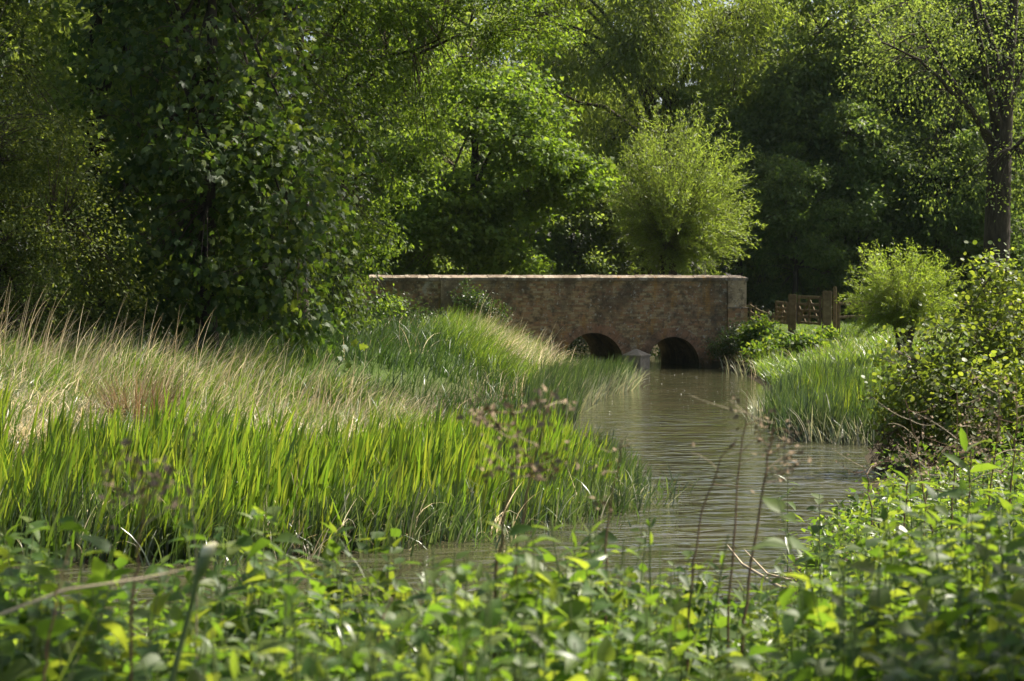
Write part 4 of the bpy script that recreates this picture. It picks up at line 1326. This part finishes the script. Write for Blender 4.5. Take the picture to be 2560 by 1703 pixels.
def tussock(label, dx, Y, rad, n_green, n_dead, hh, seed, dead='brown_sedge', az=None, bend=(.3, 1.5)):
    r = np.random.default_rng(seed)
    x0 = DX(dx, Y); z0 = float(height(x0, Y)) - .02
    o = empty('sedge_tussock', (x0, Y, z0), label, 'grass tussock', 'sedge tussocks on the dry bank')
    for nm, mt, n, sc in (('green_blades', 'sedge', n_green, 1.0), ('dead_blades', dead, n_dead, .95)):
        if not n: continue
        a = r.uniform(0, 2 * np.pi, n)
        q = rad * .5 * np.sqrt(r.random(n))
        g_ = Geo()
        blades(g_, r, x0 + np.cos(a) * q, Y + np.sin(a) * q, hh * r.uniform(.6, 1.1, n) * sc, r.uniform(.008, .016, n), a + r.normal(.0, .5, n) if az is None else r.normal(az, .7, n),
               .1 + .5 * q / rad + np.abs(r.normal(0, .12, n)), r.uniform(*bend, n), 6, base_z=np.full(n, z0))
        g_.build(nm, M[mt], o, kind='stuff')


tussock('dead brown upright sedge tussock rising from the dry bank', 310, 30.3, .9, 30, 420, 1.15, 131, bend=(0, .6))
tussock('bleached pinkish straw tussock at the outer end of the dry bank', 45, 27, .9, 40, 320, .8, 132, 'straw')
tussock('straw and green tussock at the river end of the dry bank', 880, 31, .8, 160, 220, .8, 133, 'straw', .3)
tussock('dark green arching sedge tussock in front of the dead brown one', 445, 25.8, .8, 330, 50, .85, 134)
tussock('grey-green sedge tussock between the iris bed and the pale straw', 590, 26.2, .7, 300, 60, .8, 135)
tussock('pale straw tussock bending over in the middle of the dry bank', 690, 29, .9, 120, 300, .85, 136, 'straw', .3)

# specks of fluff on the slack water by the bridge
r = np.random.default_rng(140)
fx, fy = in_area(r, [(1.5, 44), (5.5, 44), (6.8, 63), (3.2, 63)], 190)
M['fluff'] = plain_mat('pale fluff', [(.3, (.6, .58, .5)), (.7, (.75, .72, .66))], 30, .9, 0)
g = Geo().add(*scatter(ROUND, np.stack([fx, fy, np.full(190, .006)], -1), np.concatenate([r.normal(0, 1, (190, 2)), np.full((190, 1), .05)], 1), np.tile([0, 0, 1.0], (190, 1)) + r.normal(0, .2, (190, 3)), r.uniform(.01, .025, 190)))
tag(g.build('floating_fluff', M['fluff']), kind='stuff')

# ------------------------------------------------------------------ foreground plants on the near bank
def stem_path(x, y, h, r, lean=.12, n=7):
    z = float(height(x, y)) - .03
    a = r.uniform(0, 6.28); l = abs(r.normal(0, lean)) * h
    s = np.linspace(0, 1, n)
    return np.stack([x + math.cos(a) * l * s ** 1.5, y + math.sin(a) * l * s ** 1.5, z + h * s], -1)


LEAFMESH = {}
def leaf_mesh(shape, mat):
    key = (shape, mat)
    if key not in LEAFMESH:
        t = {'OVATE': OVATE, 'BROAD': BROAD, 'LANCE': LANCE}[shape]
        LEAFMESH[key] = Geo().add(t[0], t[1]).mesh('leaf', M[mat], smooth=True)
    return LEAFMESH[key]


def plant_leaves(path, r, size, pairs, shape):
    """Positions, directions, normals and sizes of opposite leaves up a stem."""
    P, Dd, Nn, Sz = [], [], [], []
    ph = r.uniform(0, 6.28)
    for k in range(pairs):
        t = .22 + .78 * (k + .5) / pairs + r.normal(0, .012)
        t = min(t, 1)
        i = t * (len(path) - 1); i0 = min(int(i), len(path) - 2)
        p = path[i0] + (path[i0 + 1] - path[i0]) * (i - i0)
        for s in (0, 1):
            a = ph + k * (1.57 if shape != 'LANCE' else 2.1) + s * math.pi + r.normal(0, .25)
            el = r.normal(.25, .25) if t < .85 else r.normal(.7, .25)
            el -= .4 if shape != 'LANCE' else .1
            el += r.normal(0, .3)
            d = np.array([math.cos(a) * math.cos(el), math.sin(a) * math.cos(el), math.sin(el)])
            nn = np.array([-math.cos(a) * math.sin(el), -math.sin(a) * math.sin(el), math.cos(el)]) + r.normal(0, .4, 3)
            size_k = size * (1.0 - .55 * max(0, t - .6) / .4) * (.7 + .5 * min(1, t / .4)) * r.uniform(.8, 1.2)
            P.append(p + d * .01); Dd.append(d); Nn.append(nn); Sz.append(size_k)
    return np.array(P), np.array(Dd), np.array(Nn), np.array(Sz)


bed_geo = {('OVATE', 'nettle'): Geo(), ('BROAD', 'nettle'): Geo(), ('LANCE', 'herb'): Geo()}
bed_stems = Geo()
TEMPL = {'OVATE': OVATE, 'BROAD': BROAD, 'LANCE': LANCE}


def plant(x, y, h, r, shape, mat, size, pairs, as_thing=None):
    path = stem_path(x, y, h, r)
    P, Dd, Nn, Sz = plant_leaves(path, r, size, pairs, shape)
    if as_thing is None:
        bed_geo[(shape, mat)].add(*scatter(OVATE_S if y > 6.6 and shape != 'LANCE' else OVATE_M if shape != 'LANCE' else TEMPL[shape], P, Dd, Nn, Sz))
        tube(bed_stems, path[::2], np.linspace(.005, .002, len(path[::2])), 3, cap=False)
        return None
    name, label, cat, group = as_thing
    o = empty(name, tuple(path[0]), label, cat, group)
    sg = Geo(); tube(sg, path, np.linspace(.006, .0025, len(path)), 5)
    sg.build('stem', M['green_stem'], o, smooth=True)
    me = leaf_mesh(shape, mat)
    for p, d, n_, s in zip(P, Dd, Nn, Sz):
        lo = link_mesh('leaf', me, o)
        d = d / np.linalg.norm(d); ss = np.cross(d, n_); ss /= np.linalg.norm(ss); un = np.cross(ss, d)
        mm = np.eye(4); mm[:3, 0] = ss * s; mm[:3, 1] = d * s; mm[:3, 2] = un * s; mm[:3, 3] = p - path[0]
        lo.matrix_local = Matrix(mm.tolist())
    return o


r = np.random.default_rng(150)
# upper outline of the foreground plants as seen in the photograph (preview pixels)
OUT_X = [-100, 0, 200, 330, 450, 600, 750, 900, 1000, 1100, 1200, 1300, 1400, 1500, 1600, 1700, 1780, 1830, 1900, 2000, 2100, 2200, 2357, 2500]
OUT_Y = [1150, 1165, 1205, 1235, 1205, 1180, 1210, 1235, 1215, 1220, 1235, 1205, 1215, 1245, 1255, 1265, 1275, 1215, 1160, 1130, 1100, 1080, 1040, 1020]


def plant_height(x, y):
    dx = x / (K * y) + 1178.5
    zt = DZ(np.interp(dx, OUT_X, OUT_Y), y)
    return dx, zt - float(height(x, y))


things = 0
N_FRONT = 1800
for i in range(N_FRONT):
    y = r.uniform(3.6, 8.2) if i > 60 else r.uniform(3.4, 5.2)
    x = r.uniform(-.30, .32) * y
    dx, hmax = plant_height(x, y)
    lump = .88 + .24 * math.sin(x * 4.1 + y * 1.3) * math.cos(y * 2.2 - x)
    h = min(hmax * (r.uniform(.62, 1.0) + (.12 if r.random() < .12 else 0)) * lump, 1.3 * r.uniform(.85, 1.1))
    if h < .18: continue
    u_ = r.random()
    if dx < 420 and y < 6:
        sh, mt, size, nm = 'BROAD', 'nettle', r.uniform(.09, .15), 'broad_leaved_plant'
        lab = 'broad-leaved plant in the shady corner of the near bank'; grp = 'broad-leaved plants of the shady near bank'
    elif u_ < .16:
        sh, mt, size, nm = 'LANCE', 'herb', r.uniform(.08, .13), 'willowherb_plant'
        lab = 'narrow-leaved willowherb shoot among the nettles of the near bank'; grp = 'willowherb shoots of the near bank'
    else:
        sh, mt, size, nm = 'OVATE', 'nettle', r.uniform(.065, .14) if y > 4.6 else r.uniform(.06, .105), 'nettle_plant'
        lab = ('sunlit nettle of the near bank below the iris bed' if dx < 1300 else 'sunlit nettle of the near bank around the feet of the dead brown stems' if dx < 1830 else 'nettle on the rising near bank below the alder'); grp = 'nettles of the near bank'
    vis = 0 < dx < 2357
    as_t = (nm, lab, 'plant', grp) if vis and things < 100 and y < 5.6 else None
    if as_t: things += 1
    plant(x, y, h, r, sh, mt, size, int(np.clip(h / .075, 5, 12)), as_t)
# the bank that runs away to the alder
n = 0
while n < 900:
    y = r.uniform(7.5, 28)
    x = r.uniform(.02, .30) * y
    d = float(river_dist(np.array([x]), np.array([y]))[0])
    if d < .15: continue
    dx, hmax = plant_height(x, y)
    h = min(hmax * r.uniform(.7, 1.0), r.uniform(.35, .85))
    if h < .12: h = .14
    n += 1
    u_ = r.random()
    if u_ < .3: plant(x, y, h, r, 'LANCE', 'herb', r.uniform(.10, .17), 7)
    else: plant(x, y, h, r, 'OVATE' if u_ < .8 else 'BROAD', 'nettle', r.uniform(.07, .115), 7)
for (sh, mt), gg in bed_geo.items():
    if gg.n:
        nm = {'OVATE': 'nettle_bed', 'BROAD': 'broad_leaf_undergrowth', 'LANCE': 'willowherb_bed'}[sh]
        tag(gg.build(nm, M[mt], smooth=True), kind='stuff')
tag(bed_stems.build('undergrowth_stems', M['green_stem'], smooth=True), kind='stuff')
# low undergrowth that fills the gaps down to the soil
nf = 16000
y = 3.2 + 5.6 * r.random(nf); x = r.uniform(-.34, .36, nf) * y
ok = river_dist(x, y) > .1
x, y = x[ok], y[ok]
hz = height(x, y); hz2 = hz + r.random(len(x)) ** 1.3 * .6
dd, nn = leaf_frames(r, len(x), norm(r.normal(0, 1, (len(x), 3)) * np.array([1, 1, .2])), .8, .2)
gg = Geo().add(*scatter(RHOMB, np.stack([x, y, hz2], -1), dd, nn, r.uniform(.04, .09, len(x))))
y = 8 + 22 * r.random(9000) ** .8; x = r.uniform(.0, .32, 9000) * y
ok = (river_dist(x, y) > .05)
x, y = x[ok], y[ok]
hz2 = height(x, y) + r.random(len(x)) ** 1.3 * .5
dd, nn = leaf_frames(r, len(x), norm(r.normal(0, 1, (len(x), 3)) * np.array([1, 1, .2])), .8, .2)
gg.add(*scatter(RHOMB, np.stack([x, y, hz2], -1), dd, nn, r.uniform(.06, .13, len(x))))
tag(gg.build('undergrowth', M['nettle'], smooth=True), kind='stuff')

r2 = np.random.default_rng(155)
gx_ = r2.uniform(-.3, .32, 900); gy_ = r2.uniform(4.0, 9.0, 900); gx_ = gx_ * gy_
gh_ = np.array([plant_height(a, b)[1] for a, b in zip(gx_, gy_)]) * r2.uniform(.7, 1.12, 900)
k_ = (river_dist(gx_, gy_) > .1) & (gh_ > .2) & (gh_ < 1.4)
gg = Geo(); n_ = int(k_.sum())
blades(gg, r2, gx_[k_], gy_[k_], gh_[k_], r2.uniform(.004, .010, n_), r2.normal(.2, 1.4, n_), np.abs(r2.normal(.1, .15, n_)), r2.uniform(.2, 1.6, n_), 6)
tag(gg.build('bank_grass', M['grass']), kind='stuff')

# single shoots that stand out of the outline
for dx, dyt, Y, sh, mt, size, nm, lab in [
        (605, 1222, 5.2, 'LANCE', 'herb', .11, 'willowherb_plant', 'bright willowherb shoot standing above the nettles, in front of the iris bed'),
        (1370, 1175, 6.2, 'LANCE', 'herb', .13, 'willowherb_plant', 'tall willowherb shoot with pale upturned leaves, beside the end of the iris bed'),
        (1500, 1165, 7.0, 'LANCE', 'herb', .08, 'willowherb_plant', 'thin green shoot nodding over the water'),
        (1580, 1215, 6.6, 'LANCE', 'herb', .10, 'willowherb_plant', 'slender shoot left of the dead brown stems'),
        (1040, 1240, 5.2, 'OVATE', 'nettle', .13, 'nettle_plant', 'dark large-leaved nettle top standing above the others at mid bank'),
        (1890, 1130, 15.5, 'BROAD', 'nettle', .17, 'broad_leaved_plant', 'lobed bright leaves leaning out over the water at the bank edge'),
        (1815, 1090, 18.6, 'LANCE', 'herb', .22, 'willowherb_plant', 'thin sprouting stem by the fallen pale branch'),
        (2110, 1070, 11, 'LANCE', 'herb', .24, 'broad_leaved_plant', 'plant with large grey-green leaves blown upright on the bank slope'),
        (2290, 1010, 10, 'LANCE', 'herb', .26, 'broad_leaved_plant', 'grey-green large-leaved plant close to the dead stems')]:
    x = DX(dx, Y)
    hz = float(height(x, Y))
    plant(x, Y, max(DZ(dyt, Y) - hz, .3), r, sh, mt, size, 9, (nm, lab, 'plant', None))

# unseen tree added beside the viewpoint to darken the corners of the near bank
tree('added_shade_tree', 'unseen tree added at the viewpoint to shade the corners of the near bank', 'tree', (4.6, 5.6),
     [(3.2, 4.9, 5.2, 1.1, .7, .6), (1.0, 6.4, 5.7, .7, .7, .5), (4.4, 5.8, 5.8, 1.2, 1.2, .9)], .09, 150, 40, RHOMB, .14, 'hedge_leaf', 195, rc=.35, limbs=10)

# hogweed bud on a thick green stalk
def hogweed():
    Y = 4.4
    P = [np.array([DX(a, Y), Y + e, DZ(b, Y)]) for a, b, e in ((385, 1620, -.05), (410, 1500, 0), (436, 1400, 0), (452, 1330, 0), (462, 1285, 0), (474, 1265, .0))]
    o = empty('hogweed_stalk', tuple(P[0]), 'thick ribbed green stalk with a cream bud, standing in the shady corner', 'plant')
    g_ = Geo(); tube(g_, np.array([P[0] - np.array([.06, 0, .75])] + P), [.011, .009, .0075, .0065, .009, .008, .004], 8); g_.build('stem', M['green_stem'], o, smooth=True)
    g_ = Geo(); t = np.linspace(0, 1, 7)
    c = P[4] + (P[5] + np.array([.02, 0, .012]) - P[4]) * t[:, None]
    tube(g_, c, np.array([.006, .012, .0145, .0145, .0125, .009, .004]), 9); g_.build('bud', M['bud'], o, smooth=True)
    g_ = Geo(); c = P[3] + (P[5] - P[3]) * t[:, None] + np.array([.006, -.004, 0])
    tube(g_, c, np.array([.006, .010, .0125, .0125, .011, .007, .003]), 8); g_.build('sheath', M['green_stem'], o, smooth=True)
    me = leaf_mesh('LANCE', 'herb')
    for a, s in ((.2, .05), (2.6, .035)):
        lo = link_mesh('leaf', me, o); lo.location = Vector(P[5]) - Vector(P[0]); lo.rotation_euler = (.3, 0, a - 1.57); lo.scale = (s * 1.5,) * 3


hogweed()

# dead stems of last year
def dead_stem(label, pts, Y, r0, seeds, seed, side=4, group='dead stems of last year', mat='dead_stem', seed_size=.016, curl=.1):
    r = np.random.default_rng(seed)
    P = np.array([(DX(a, Y), Y + r.normal(0, .02), DZ(b, Y)) for a, b in pts])
    s = np.linspace(0, len(P) - 1, 14)
    P = np.stack([np.interp(s, range(len(P)), P[:, c]) for c in range(3)], -1)
    P[1:-1] += r.normal(0, .003, (12, 3))
    gz = float(height(P[0, 0], Y))
    if P[0, 2] > gz:
        P = np.concatenate([[[P[0, 0] - .01, Y, gz - .03]], P])
    o = empty('withered_herb', tuple(P[0]), label, 'dead plant', group)
    r0 = r0 * .68
    g_ = Geo(); tube(g_, P, np.linspace(r0, r0 * .35, len(P)), 6); g_.build('stem', M[mat], o, smooth=True)
    tips = []
    for k in range(side):
        t = r.uniform(.5, .98); i = int(t * (len(P) - 1))
        a = P[i]; sg = 1 if r.random() > .4 else -1
        b = a + np.array([sg * r.uniform(.3, 1) * curl * 2, r.normal(0, curl), r.uniform(-.2, 1.0) * curl * 1.4])
        m_ = (a + b) / 2 + np.array([0, 0, r.normal(0, curl * .35)])
        q = np.stack([(1 - u) ** 2 * a + 2 * u * (1 - u) * m_ + u * u * b for u in np.linspace(0, 1, 7)])
        g_ = Geo(); tube(g_, q, np.linspace(r0 * .38, r0 * .14, 7), 4); g_.build('side_branch', M[mat if k % 2 else 'pale_stem'], o, smooth=True)
        tips.append(q[3:])
    if seeds:
        L = np.concatenate(tips + [P[int(len(P) * .62):]])
        c = L[r.integers(0, len(L), seeds)] + r.normal(0, seed_size * .9, (seeds, 3))
        d = norm(r.normal(0, 1, (seeds, 3))); nn = norm(r.normal(0, 1, (seeds, 3)))
        Geo().add(*scatter(OVATE_S, c, d, nn, seed_size * r.uniform(.6, 1.6, seeds))).build('seed_heads', M['seed'], o, kind='stuff')


dead_stem('thin dead brown stem leaning right, first of three standing before the open water', [(1588, 1470), (1598, 1290), (1625, 1160), (1660, 1060), (1694, 1010)], 6.4, .0065, 6, 161, 3)
dead_stem('straight dead brown stem, middle one of three standing before the open water', [(1680, 1380), (1690, 1240), (1702, 1090), (1712, 980), (1720, 900)], 6.8, .0065, 10, 162, 4)
dead_stem('dead brown stem with a ragged seed head, rightmost of three before the open water', [(1712, 1440), (1735, 1280), (1760, 1130), (1778, 1030), (1786, 950)], 6.4, .008, 110, 163, 8, curl=.07)
dead_stem('branched dead dock with knobbly seed clusters in front of the iris bed', [(1140, 1330), (1160, 1200), (1178, 1090), (1195, 1010), (1175, 930)], 5.6, .0075, 170, 164, 9, curl=.07, seed_size=.02)
dead_stem('dead dock stem leaning right beside the knobbly seeded one', [(1185, 1330), (1200, 1200), (1225, 1080), (1255, 960), (1270, 900)], 5.8, .007, 60, 165, 8, curl=.09, seed_size=.018)
dead_stem('blurred dark dock with rusty seeds close to the shady corner', [(300, 1400), (312, 1260), (322, 1150), (318, 1060)], 4.6, .006, 160, 166, 9, curl=.06, seed_size=.016)
dead_stem('thin bleached stem standing straight over the hogweed bud', [(446, 1330), (445, 1200), (436, 1080), (430, 960)], 5.0, .0045, 3, 167, 1, mat='pale_stem', curl=.03)
dead_stem('reddish dead stem at the tip of the iris bed', [(1395, 1330), (1400, 1200), (1420, 1090), (1432, 1010)], 6.2, .006, 40, 168, 5, curl=.05)
dead_stem('dark brown bare stem deep in the shady corner', [(90, 1560), (120, 1400), (150, 1260)], 4.2, .006, 0, 169, 1, curl=.03)
dead_stem('bare dead stem leaning right among the nettles', [(870, 1470), (900, 1380), (925, 1300)], 5.0, .005, 0, 170, 2, curl=.03)
lab2 = ['branched dead stem rising between the alder and the nearest water', 'tall dead stem with fuzzy seeds in front of the alder', 'dead stem in front of the alder leaning left', 'dead brown stem with bare twigs in front of the middle of the alder',
        'dead stem with a fuzzy top next to the large grey-green leaves', 'thick dead stem at the outer edge of the alder', 'short dead stem low on the bank below the alder', 'thin dead twig arching by the water below the alder']
for i, (a, b, c, d, Y, sd) in enumerate([(2085, 1190, 2095, 1010, 15, 40), (2190, 1260, 2200, 900, 12.5, 130), (2150, 1230, 2085, 920, 14, 60), (2240, 1240, 2225, 960, 13, 50),
                                         (2275, 1250, 2300, 880, 12, 160), (2330, 1200, 2340, 860, 12.5, 80), (2130, 1210, 2140, 1060, 15, 30), (2010, 1170, 1985, 1070, 17, 30)]):
    dead_stem(lab2[i], [(a, b), ((a * 2 + c) / 3, (b * 2 + d) / 3), ((a + c * 2) / 3 + 8, (b + d * 2) / 3), (c, d)], Y, .010, sd, 180 + i, 8, curl=.14, seed_size=.022, group='dead stems by the alder')
# pale branch fallen into the water, and a long bent straw
g = Geo()
Y = 18.7
br = empty('fallen_branch', (DX(1783, Y), Y - .4, .05), 'pale bare forked branch fallen from the bank into the water', 'branch')
tube(g, [(DX(1785, Y), Y - .5, .12), (DX(1755, Y), Y - .1, .17), (DX(1725, Y), Y + .5, .2), (DX(1702, Y), Y + 1.0, .32)], [.02, .017, .013, .006], 6)
g.build('main_branch', M['pale_stem'], br, smooth=True)
g = Geo(); tube(g, [(DX(1815, Y), Y - .2, .15), (DX(1775, Y), Y + .2, .15), (DX(1738, Y), Y + .8, .3)], [.014, .011, .005], 5)
g.build('side_branch', M['pale_stem'], br, smooth=True)
g = Geo()
Y = 4.3
st = np.array([(DX(-60, Y), Y, DZ(1440, Y)), (DX(140, Y), Y + .02, DZ(1365, Y)), (DX(300, Y), Y + .05, DZ(1345, Y)), (DX(425, Y), Y + .1, DZ(1326, Y))])
so = empty('bent_straw', tuple(st[0]), 'long pale straw lying across the tops of the shady plants', 'dead plant')
tube(g, st, [.004, .0035, .003, .002], 5); g.build('stem', M['pale_stem'], so, smooth=True)
# mossy root ball at the alder's foot
bush('dead_root', 'brown mossy dead tuft hanging at the waterline under the alder', 'dead plant', (DX(2035, 30.6), 30.6),
     [dell(2035, 1050, 30.6, .12, .22, .15), dell(2055, 1000, 30.6, .12, .2, .12)], 40, 14, WILLOW, .10, 'brown_sedge', 191, rc=.12, stems=6, stem_r=.008)
